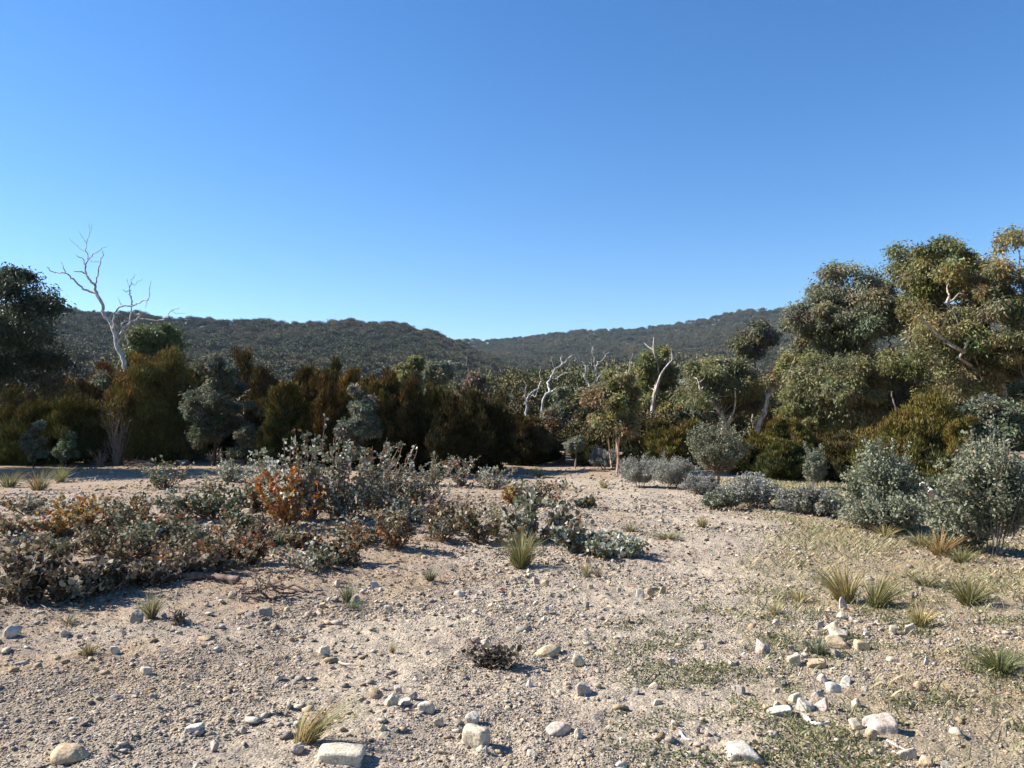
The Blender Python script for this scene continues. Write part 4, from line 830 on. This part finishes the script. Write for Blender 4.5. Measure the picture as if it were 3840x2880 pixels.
for n, (u, vb, hp, wp, c, ln, nb, w, lab) in enumerate(tus):
    b = put(u, vb); d = math.hypot(b[0], b[1]); b[2] -= .01
    tussock(b, px(hp, d) * 1.2, px(wp, d) * 1.6, c, lab, n, int(nb * 1.7), ln, w=w)

# ------------------------------------------------------------------ stones
def ico(sub):
    import bmesh
    bm = bmesh.new(); bmesh.ops.create_icosphere(bm, subdivisions=sub, radius=1)
    V = np.array([v.co[:] for v in bm.verts]); F = np.array([[v.index for v in f.verts] for f in bm.faces]); bm.free(); return norm(V), F
IV4, IF4 = ico(4); IV1, IF1 = ico(1); IV2, IF2 = ico(2)
def stone_shape(rng, V, kind, nz=.055):
    if kind == 'block':
        A = np.array([[1, 0, 0], [-1, 0, 0], [0, 1, 0], [0, -1, 0], [0, 0, 1], [0, 0, -1.]]); n = norm(A + rng.normal(size=A.shape) * .17); o = rng.uniform(.62, .78, 6)
        ex = rdir(rng, 4); n = np.concatenate([n, ex]); o = np.concatenate([o, rng.uniform(.85, .98, 4)]); p = 18
    elif kind == 'ball':
        n = rdir(rng, 22); o = rng.uniform(.82, .98, 22); p = 9
    else:
        n = rdir(rng, 12); o = rng.uniform(.58, .95, 12); p = 26
    q = np.maximum(V @ n.T, 1e-3) / o; r = 1 / (np.sum(q ** p, 1) ** (1 / p))
    s = rng.uniform(0, 50, 3); nn = fbm(V[:, 0] * 2.2 + s[0] + V[:, 2] * 1.3, V[:, 1] * 2.2 + s[1] - V[:, 2] * 1.7, int(s[2]), 4) - .5
    P = V * (r * (1 + nn * nz * 4))[:, None]; return P / np.abs(P).max(0)
CREAM = (.51, .44, .335); WHITE = (.53, .48, .405); GREY = (.32, .29, .255); PINK = (.45, .375, .32); TAN = (.45, .345, .225); YEL = (.50, .41, .26); DGREY = (.19, .175, .16)
CN = {CREAM: 'cream', WHITE: 'white', GREY: 'grey', PINK: 'pinkish', TAN: 'tan', YEL: 'yellowish', DGREY: 'dark grey'}
stones = [  # u, base v, width px, height px, colour, kind, label
 (474, 747, 29, 22, CREAM, 'block', 'loaf-shaped cream stone, largest in the front gravel'),
 (472, 725, 16, 15, WHITE, 'ang', 'white upright stone just behind the loaf-shaped one'),
 (458, 728, 14, 10, GREY, 'ang', 'grey wedge leaning on the white upright stone'),
 (339, 765, 47, 14, (.50, .44, .34), 'block', 'long cream slab at the bottom below the leaning tussock'),
 (427, 714, 18, 11, CREAM, 'ball', 'smooth cream cobble right of the little white stone cluster'),
 (439, 726, 13, 9, CREAM, 'ang', 'cream lump left of the grey wedge'),
 (391, 708, 16, 13, CREAM, 'ang', 'cream boulder at the left of the little stone cluster'),
 (405, 705, 15, 5, WHITE, 'block', 'thin white flat stone in the little cluster'),
 (414, 710, 11, 10, GREY, 'ang', 'grey stone at the right of the little cluster'),
 (398, 694, 8, 8, PINK, 'block', 'pinkish upright stone behind the little cluster'),
 (413, 699, 9, 7, GREY, 'ang', 'grey pointed stone behind the little cluster'),
 (383, 733, 10, 8, CREAM, 'ang', 'cream chunk in front of the little cluster'),
 (297, 753, 15, 8, GREY, 'ball', 'grey rounded stone at the base of the leaning tussock'),
 (265, 618, 12, 10, GREY, 'block', 'grey squared block with a long shadow, below the fallen twigs'),
 (318, 616, 10, 8, CREAM, 'ang', 'cream peaked stone right of the grey squared block'),
 (308, 618, 9, 6, TAN, 'ball', 'tan round stone touching the cream peaked stone'),
 (388, 612, 9, 10, CREAM, 'ball', 'upright rounded cream stone in the far row'),
 (421, 609, 8, 6, CREAM, 'block', 'cream cube at the right end of the far row'),
 (459, 597, 12, 6, WHITE, 'ball', 'long smooth white stone in the far row'),
 (443, 597, 8, 9, CREAM, 'ang', 'pointed cream stone standing in the far row'),
 (323, 656, 13, 10, WHITE, 'ang', 'white twisted stone left of the cream curved stick'),
 (486, 646, 10, 8, CREAM, 'ball', 'cream round stone at the heap of dead leaves'),
 (476, 643, 10, 8, PINK, 'ang', 'pinkish peaked stone beside the heap of dead leaves'),
 (549, 656, 31, 9, YEL, 'ball', 'long yellow stone lying crosswise in mid gravel'),
 (578, 665, 16, 12, CREAM, 'ball', 'ball-shaped cream stone right of the long yellow stone'),
 (584, 698, 20, 15, PINK, 'block', 'squared grey-pink block casting a long shadow in mid gravel'),
 (558, 736, 25, 12, PINK, 'ball', 'flat pink stone half buried in the front gravel'),
 (577, 740, 15, 10, CREAM, 'ang', 'cream wedge at the right edge of the flat pink stone'),
 (535, 732, 12, 7, TAN, 'ang', 'tan stone left of the flat pink stone'),
 (529, 690, 8, 9, WHITE, 'ang', 'white pointed stone with a long shadow, left of the squared block'),
 (655, 690, 12, 7, CREAM, 'ball', 'cream cobble beside a green patch'),
 (672, 664, 7, 7, WHITE, 'block', 'small white cube stone in mid gravel'),
 (733, 667, 8, 7, CREAM, 'block', 'small cream cube stone alone right of the white one'),
 (705, 650, 6, 8, PINK, 'ang', 'small pinkish upright stone behind the white cube'),
 (745, 762, 48, 12, WHITE, 'block', 'long white wedge of rock low in the ground'),
 (622, 770, 18, 8, WHITE, 'ball', 'white rim of a buried stone at the bottom'),
 (640, 598, 15, 11, GREY, 'ang', 'grey rugged rock on the dark dug patch'),
 (652, 595, 10, 7, TAN, 'ball', 'tan stone right of the grey rugged rock'),
 (663, 594, 9, 7, TAN, 'ang', 'brown-tan stone at the end of the dug patch'),
 (628, 597, 7, 6, TAN, 'ang', 'small tan stone left of the grey rugged rock'),
 (765, 656, 15, 13, PINK, 'ang', 'pink-white boulder at the left of the stony strip'),
 (843, 611, 9, 13, PINK, 'ball', 'tall pinkish egg stone below the joined tussocks'),
 (836, 631, 15, 9, CREAM, 'ang', 'cream stone, hindmost of the pale pile'),
 (841, 640, 18, 9, CREAM, 'block', 'broad cream stone in the pale pile'),
 (819, 637, 10, 9, CREAM, 'ang', 'cream stone left of the pale pile'),
 (820, 628, 11, 8, GREY, 'ang', 'grey leaning stone behind the pale pile'),
 (840, 648, 22, 8, TAN, 'block', 'tan slab with a dark underside in front of the pale pile'),
 (864, 650, 14, 8, YEL, 'block', 'yellow brick-shaped stone right of the tan slab'),
 (838, 660, 10, 10, GREY, 'block', 'grey block below the tan slab'),
 (795, 667, 13, 12, CREAM, 'block', 'cream block with a rusty side at the end of the dark stick'),
 (815, 676, 12, 10, PINK, 'ang', 'pinkish stone in the middle of the stony strip'),
 (824, 683, 14, 9, PINK, 'ball', 'rounded mauve-pink stone right of the middle pinkish one'),
 (799, 681, 7, 11, WHITE, 'ang', 'white narrow upright stone in the stony strip'),
 (818, 669, 20, 8, TAN, 'block', 'long tan stone right of the cream block'),
 (834, 694, 17, 11, WHITE, 'ball', 'smooth white-grey cobble in the green ground cover'),
 (820, 702, 16, 12, PINK, 'ang', 'pinkish-grey angular stone in front of the white-grey cobble'),
 (796, 703, 12, 10, CREAM, 'ball', 'cream cobble at the left of the stony strip'),
 (806, 714, 20, 14, WHITE, 'ang', 'large white slab leaning left'),
 (826, 714, 22, 13, PINK, 'ang', 'large pinkish slab beside the leaning white one'),
 (859, 708, 11, 9, CREAM, 'ang', 'cream pyramid stone with a dark shadow side'),
 (849, 688, 18, 9, WHITE, 'ang', 'white shell-shaped stone in the green ground cover'),
 (888, 736, 29, 16, PINK, 'block', 'large pinkish block at the lower right'),
 (872, 727, 15, 9, PINK, 'ball', 'mauve stone tucked behind the large pinkish block'),
 (858, 731, 12, 10, CREAM, 'block', 'cream squared stone left of the large pinkish block'),
 (873, 740, 11, 12, TAN, 'ball', 'tan upright egg stone at the front of the large pinkish block'),
 (859, 740, 11, 8, TAN, 'ball', 'orange-tan round stone left of the tan egg stone'),
 (876, 758, 15, 13, PINK, 'ang', 'tilted pinkish stone below the large block'),
 (910, 763, 20, 14, CREAM, 'ang', 'big cream wedge at the bottom right'),
 (930, 768, 17, 9, TAN, 'ball', 'orange-tan stone right of the big cream wedge'),
 (954, 770, 22, 12, GREY, 'ang', 'grey stone at the bottom right corner'),
 (777, 626, 9, 6, CREAM, 'ball', 'cream pebble stone at the left rim of the stony strip'),
 (843, 619, 10, 6, CREAM, 'ball', 'cream stone in front of the tall egg stone'),
 (912, 633, 14, 8, WHITE, 'ang', 'white stone in the straw grass'),
 (894, 633, 8, 7, CREAM, 'ang', 'cream stone in the straw grass left of the white one'),
 (782, 718, 24, 8, WHITE, 'block', 'flat white-grey stone by the green patch'),
 (778, 710, 10, 8, CREAM, 'ang', 'cream angular stone behind the flat white-grey one'),
 (1014, 633, 9, 7, GREY, 'ang', 'grey stone in the straw grass near the edge'),
 (893, 664, 10, 6, CREAM, 'ball', 'cream stone alone right of the yellow brick-shaped one'),
 (927, 667, 9, 8, WHITE, 'ang', 'pale peaked stone in the straw and green grass'),
 (135, 623, 13, 11, GREY, 'block', 'grey squared block alone left, beside a thin tuft'),
 (192, 736, 18, 9, WHITE, 'block', 'white rectangular stone in the left gravel'),
 (60, 764, 38, 13, TAN, 'ball', 'large flat tan stone at the bottom left'),
 (114, 703, 12, 8, GREY, 'ball', 'grey flat stone in the left gravel'),
 (113, 654, 9, 7, WHITE, 'ang', 'small white stone right of the olive-brown tuft'),
 (80, 653, 9, 6, CREAM, 'ang', 'cream stone left of the olive-brown tuft'),
 (6, 638, 16, 10, WHITE, 'ball', 'white flat stone at the far left edge'),
 (59, 637, 14, 8, WHITE, 'ang', 'slanted whitish stone in the far left gravel'),
 (182, 689, 7, 6, CREAM, 'block', 'small cream stone with a long shadow in the left gravel'),
 (250, 619, 10, 7, GREY, 'ball', 'grey stone left of the grey squared block'),
 (194, 768, 10, 9, WHITE, 'ang', 'white stone at the bottom of the left gravel'),
 (213, 750, 12, 8, PINK, 'ang', 'pinkish stone with a dark side right of the white rectangular one'),
 (246, 513, 14, 5, CREAM, 'block', 'flat cream slab beside the reddish sucker'),
 (231, 597, 7, 5, CREAM, 'ball', 'cream stone in front of the dark log'),
 (536, 584, 8, 7, GREY, 'block', 'grey cube below the big green tussock'),
 (545, 586, 9, 6, TAN, 'ball', 'tan stone right of the grey cube'),
 (528, 573, 6, 5, WHITE, 'ball', 'white round stone at the foot of the big green tussock'),
 (530, 577, 7, 4, CREAM, 'ball', 'cream stone under the white round one'),
 (337, 587, 10, 7, PINK, 'ang', 'pinkish stone behind the dark green tuft'),
 (372, 587, 10, 6, PINK, 'ball', 'pinkish cobble right of the dark green tuft'),
 (424, 560, 7, 5, TAN, 'ball', 'tan stone in the shadow of the dark brown sucker'),
]
ROCKS = []
def stone(u, vb, w, h, c, kind, label, seed):
    rng = np.random.default_rng(seed + 800); b = put(u, vb); d = math.hypot(b[0], b[1]); Wd, Hd = px(w, d), px(h, d) * 1.05
    P = stone_shape(rng, IV4, kind) * np.array([Wd * .5, Wd * .5 * rng.uniform(.65, .9), Hd * .68]); a = rng.normal() * .35; ca, sa = math.cos(a), math.sin(a)
    P = np.stack([P[:, 0] * ca - P[:, 1] * sa, P[:, 0] * sa + P[:, 1] * ca, P[:, 2]], 1)
    tl = rng.normal() * (.12 if kind != 'ang' else .25); P = np.stack([P[:, 0] * math.cos(tl) - P[:, 2] * math.sin(tl), P[:, 1], P[:, 0] * math.sin(tl) + P[:, 2] * math.cos(tl)], 1)
    P[:, 2] += Hd * .24
    cc = np.array(c) * rng.uniform(.9, 1.1); m = MB(); m.add(P, IF4); b[1] += Wd * .3
    o = m.obj('stone', M_ROCK, color=tuple(cc), smooth=True, loc=b); tag(o, label, 'stone', 'stones lying on the clearing'); ROCKS.append((o, b, Wd, CN.get(c, 'pale'), kind)); return o
for n, s_ in enumerate(stones): stone(*s_, n)
# further stones, scattered by the place's own drifts; each told apart by its look and its nearest landmark
LAND = [(l, put(u, v)) for l, u, v in [('loaf-shaped cream stone', 474, 747), ('long dry leaning tussock', 304, 743), ('long yellow crosswise stone', 549, 656), ('squared grey-pink block', 584, 698),
  ('flat half-buried pink stone', 558, 736), ('dark rugged dug patch', 642, 598), ('big green tussock', 521, 567), ('joined straw tussocks', 862, 604), ('pale stone pile', 838, 636), ('large pinkish block', 888, 736),
  ('large white leaning slab', 806, 714), ('small cream cube stone', 733, 667), ('grey block with fallen twigs', 265, 618), ('upright rounded far-row stone', 388, 612), ('white rectangular stone', 192, 736),
  ('grey flat left stone', 114, 703), ('white twisted stone', 323, 656), ('dark weathered log', 205, 580), ('pale straw tuft', 587, 578), ('pink-white boulder', 765, 656), ('long white rock wedge', 745, 762), ('little stone cluster', 400, 706), ('round yellow-green tussock', 969, 604)]]
rng = np.random.default_rng(77); extra = []
drifts = [((430, 603), (60, 8), 36), ((300, 612), (60, 8), 10), ((815, 660), (34, 40), 34), ((840, 630), (30, 14), 16), ((560, 700), (120, 50), 26), ((160, 690), (110, 50), 20), ((650, 730), (90, 30), 18), ((480, 640), (160, 30), 18), ((640, 600), (50, 12), 12), ((560, 585), (50, 8), 8)]
while len(extra) < 172:
    (cu, cv), (su, sv), k_ = drifts[rng.choice(len(drifts), p=np.array([d_[2] for d_ in drifts]) / 198)]
    u, v = cu + rng.normal() * su, cv + rng.normal() * sv
    if not (4 < u < 1020 and 580 < v < 764): continue
    w = rng.uniform(4.5, 8.5) * (.8 + .5 * (v - 580) / 190)
    if any(abs(u - s_[0]) < (s_[2] + w) * .5 and abs(v - s_[1]) < 6 for s_ in stones) or any(abs(u - e_[0]) < w and abs(v - e_[1]) < 4 for e_ in extra): continue
    c = [CREAM, WHITE, GREY, PINK, TAN, YEL, DGREY][rng.choice(7, p=[.28, .12, .24, .16, .1, .04, .06])]
    extra.append((u, v, w, w * rng.uniform(.5, .9), c, ['ang', 'ball', 'block'][rng.choice(3, p=[.5, .3, .2])]))
names = {}
ORD = ['', 'second ', 'third ', 'fourth ', 'fifth ', 'sixth ', 'seventh ', 'eighth ', 'ninth ', 'tenth ', 'eleventh ', 'twelfth ']
for n, e_ in enumerate(extra):
    p = put(e_[0], e_[1]); ds = [np.hypot(*(p - q)[:2]) for _, q in LAND]; i_ = int(np.argmin(ds)); dx, dy = (p - LAND[i_][1])[:2]
    side = ('right of' if dx > 0 else 'left of') if abs(dx) > abs(dy) * .6 else ('behind' if dy > 0 else 'in front of')
    size = 'small' if e_[2] * p[1] / FPX < .055 else 'middling'
    key = (f"{size} {CN[e_[4]]} {dict(ang='angular', ball='rounded', block='blocky')[e_[5]]} stone", f"{side} the {LAND[i_][0]}"); names.setdefault(key, []).append((ds[i_], n))
for (a_, b_), L_ in names.items():
    for r_, (_, n) in enumerate(sorted(L_)):
        lab = f"{a_} {b_}" if len(L_) == 1 else f"{ORD[r_] + 'nearest ' if r_ else 'nearest '}{a_} {b_}"
        stone(*extra[n], lab, 2000 + n)

# ------------------------------------------------------------------ gravel: pebbles nobody could count
rng = np.random.default_rng(5)
def wedge(n, r0, r1, half=.68):
    r = np.sqrt(rng.uniform(r0 ** 2, r1 ** 2, n)); a = rng.uniform(-half, half, n); return r * np.sin(a), r * np.cos(a)
SHX = [IV1 * rng.uniform(.8, 1.2, (len(IV1), 1)) + rng.normal(size=IV1.shape) * .19 for _ in range(24)]
def pebbles(n, r0, r1, s0, s1, dens, pw=2.2):
    x, y = wedge(n, r0, r1); keep = rng.random(n) < dens(x, y); x, y = x[keep], y[keep]; n = len(x)
    s = s0 * (1 - rng.random(n) * (1 - (s0 / s1) ** pw)) ** (-1 / pw) * .5
    V = np.stack(SHX)[rng.integers(0, 24, n)] * (s[:, None, None] * rng.uniform(.6, 1.4, (n, 1, 3)) * np.stack([np.ones(n), np.ones(n), rng.uniform(.28, .7, n)], 1)[:, None])
    a = rng.uniform(0, 6.28, n); ca, sa = np.cos(a)[:, None], np.sin(a)[:, None]
    V = np.stack([V[..., 0] * ca - V[..., 1] * sa, V[..., 0] * sa + V[..., 1] * ca, V[..., 2]], -1)
    near = sstep(45, 14, np.hypot(x, y)); z = hgt(x, y) + near * ((fbm(x / .5, y / .5, 5, 3) - .5) * .05 + (fbm(x / .11, y / .11, 8, 3) - .5) * .05)
    V = V + np.stack([x, y, z + s * .28], -1)[:, None]
    pal = np.array([CREAM, WHITE, GREY, PINK, TAN, DGREY, (.40, .335, .265), (.40, .285, .175)]); w = np.array([.17, .06, .10, .17, .16, .03, .24, .09])
    C = pal[rng.choice(8, n, p=w / w.sum())] * rng.uniform(.62, 1.02, (n, 1)); k_ = len(IV1)
    return V.reshape(-1, 3), (np.arange(n)[:, None, None] * k_ + IF1).reshape(-1, 3), np.repeat(C, len(IF1), 0)
clump = lambda x, y: np.clip(.10 + .75 * sstep(.42, .68, fbm(x / .9, y / .9, 61, 3)), 0, 1) * (1 - .3 * grassy(x, y))
clump2 = lambda x, y: np.clip(sstep(.48, .72, fbm(x / 1.1, y / 1.1, 63, 3)) + .08, 0, 1)
gm = MB()
for a_ in ((190000, 3.0, 7.5, .008, .045, clump, 3.6), (7000, 3.2, 14, .03, .10, clump2, 2.8), (90000, 6.5, 13, .013, .07, clump, 3.3), (30000, 12, 22, .028, .12, clump, 2.8), (10000, 20, 34, .05, .15, clump)): gm.add(*pebbles(*a_))
tag(gm.obj('gravel', M_PEBBLE), 'loose gravel and pebbles strewn over the clearing', kind='stuff')
# leaf litter and chips between the stones
lm = MB()
for n_, r0, r1, sz in ((16000, 3, 9, .024), (26000, 8, 18, .042), (8000, 16, 30, .06)):
    x, y = wedge(n_, r0, r1); bush = np.zeros(n_)
    for sx, sy, sw in SH_POS: bush = np.maximum(bush, np.exp(-(((x - sx) / (sw * .75 + .25)) ** 2 + ((y - sy) / (sw * .75 + .35)) ** 2)))
    keep = rng.random(n_) < .12 + .88 * bush; x, y = x[keep], y[keep]; n_ = len(x)
    D = rdir(rng, n_) * np.array([1, 1, .45]); P = np.stack([x, y, hgt(x, y) + .012 + rng.random(n_) * .02], 1)
    pal = np.array([(.24, .18, .13), (.40, .34, .28), (.10, .07, .05), (.17, .10, .06), (.26, .10, .04), (.16, .17, .12)]); C = pal[rng.choice(6, n_, p=[.28, .2, .22, .17, .05, .08])] * rng.uniform(.7, 1.2, (n_, 1))
    s = sz * rng.uniform(.6, 1.4, n_); leaf_discs(lm, P, D, s, s * rng.uniform(.3, .8, n_), C, rng)
for n_, r0, r1, ln in ((1500, 3, 9, .10), (3500, 8, 24, .22)):
    x, y = wedge(n_, r0, r1); bush = np.zeros(n_)
    for sx, sy, sw in SH_POS: bush = np.maximum(bush, np.exp(-(((x - sx) / (sw * .8 + .3)) ** 2 + ((y - sy) / (sw * .8 + .4)) ** 2)))
    keep = rng.random(n_) < .10 + .9 * bush; x, y = x[keep], y[keep]; n_ = len(x)
    D = rdir(rng, n_) * np.array([1, 1, .18]); P = np.stack([x, y, hgt(x, y) + .02 + rng.random(n_) * .03], 1); Sz = np.tile(np.array([[0, 0, 1.]]), (n_, 1)) + rng.normal(size=(n_, 3)) * .3
    leaf_quads(lm, P, D, ln * rng.uniform(.4, 1.8, n_), .008 + ln * .02, np.array([.26, .21, .17]) * rng.uniform(.4, 1.6, (n_, 1)), rng, Sz)
tag(lm.obj('leaf_litter', M_LEAF), 'dry fallen leaves scattered under the suckers', kind='stuff')
# thin straw grass on the right, green ground cover lower right
def blades(mb, x, y, h, w, c, lean=.5):
    n_ = len(x); b = np.stack([x, y, hgt(x, y) - .005], 1); a = rng.uniform(0, 6.28, n_); D = np.stack([np.cos(a), np.sin(a), np.zeros(n_)], 1) * rng.uniform(.1, 1, (n_, 1)) * lean * h[:, None] + np.array([0, 0, 1]) * h[:, None]
    S_ = np.stack([-np.sin(a), np.cos(a), np.zeros(n_)], 1) * w[:, None] * .5; V = np.stack([b - S_, b + S_, b + D * .6 + S_ * .7, b + D * np.array([1.25, 1.25, .95])], 1)
    mb.add(V.reshape(-1, 3), np.arange(4 * n_).reshape(-1, 4), c)
gr = MB()
x, y = wedge(260000, 3.0, 24); k_ = rng.random(len(x)) < grassy(x, y) * sstep(.28, .62, fbm(x / .6, y / .6, 90, 3)) * (.5 + .5 * sstep(3.5, 6.5, y)); x, y = x[k_], y[k_]; d = np.hypot(x, y)
c = np.array(PALEG) * rng.uniform(.6, 1.25, (len(x), 1)) * np.where(rng.random((len(x), 1)) < .25, np.array([[.6, .8, .55]]), np.array([[1, 1, 1]]))
blades(gr, x, y, rng.uniform(.025, .10, len(x)), .002 + .0006 * d, c, 1.0)
x, y = wedge(26000, 3.5, 26); k_ = rng.random(len(x)) < sstep(.60, .78, fbm(x / .7, y / .7, 95, 3)) * .6; x, y = x[k_], y[k_]; d = np.hypot(x, y)
blades(gr, x, y, rng.uniform(.02, .06, len(x)), .0022 + .0007 * d, np.array((.30, .25, .13)) * rng.uniform(.5, 1.25, (len(x), 1)), 1.0)
tag(gr.obj('grass', M_GRASS), 'thin short straw-coloured grass over the right side', kind='stuff')
gc = MB()
x, y = wedge(220000, 3.2, 9.5); side = sstep(.05, .22, x / y) * sstep(9.3, 5.5, y); k_ = rng.random(len(x)) < side * sstep(.50, .66, fbm(x / .28, y / .28, 120, 3)); x, y = x[k_], y[k_]
P = np.stack([x, y, hgt(x, y) + rng.uniform(.0, .03, len(x))], 1); D = rdir(rng, len(x)) + np.array([0, 0, .6])
leaf_quads(gc, P, D, rng.uniform(.012, .032, len(x)), .010, np.array((.125, .145, .065)) * rng.uniform(.6, 1.4, (len(x), 1)) * np.where(rng.random((len(x), 1)) < .3, np.array([[1.4, 1.15, 1.0]]), np.array([[1, 1, 1]])), rng)
tag(gc.obj('ground_cover', M_LEAF), 'low green herbs creeping between the lower right stones', kind='stuff')

# ------------------------------------------------------------------ the air
m, nt, out = new_mat('air'); pv = nt.nodes.new('ShaderNodeVolumePrincipled'); pv.inputs['Color'].default_value = (.60, .80, 1.0, 1); pv.inputs['Density'].default_value = .00007; pv.inputs['Anisotropy'].default_value = .2
nt.links.new(pv.outputs[0], out.inputs['Volume'])
hz = MB(); a_, b_, c0, c1 = 2300, 3200, -9.0, 330.0
V = [(x_, y_, z_) for z_ in (c0, c1) for y_ in (-60, b_) for x_ in (-a_, a_)]
hz.add(V, [[0, 2, 3, 1], [4, 5, 7, 6], [0, 1, 5, 4], [2, 6, 7, 3], [0, 4, 6, 2], [1, 3, 7, 5]])
tag(hz.obj('haze', m), kind='stuff')
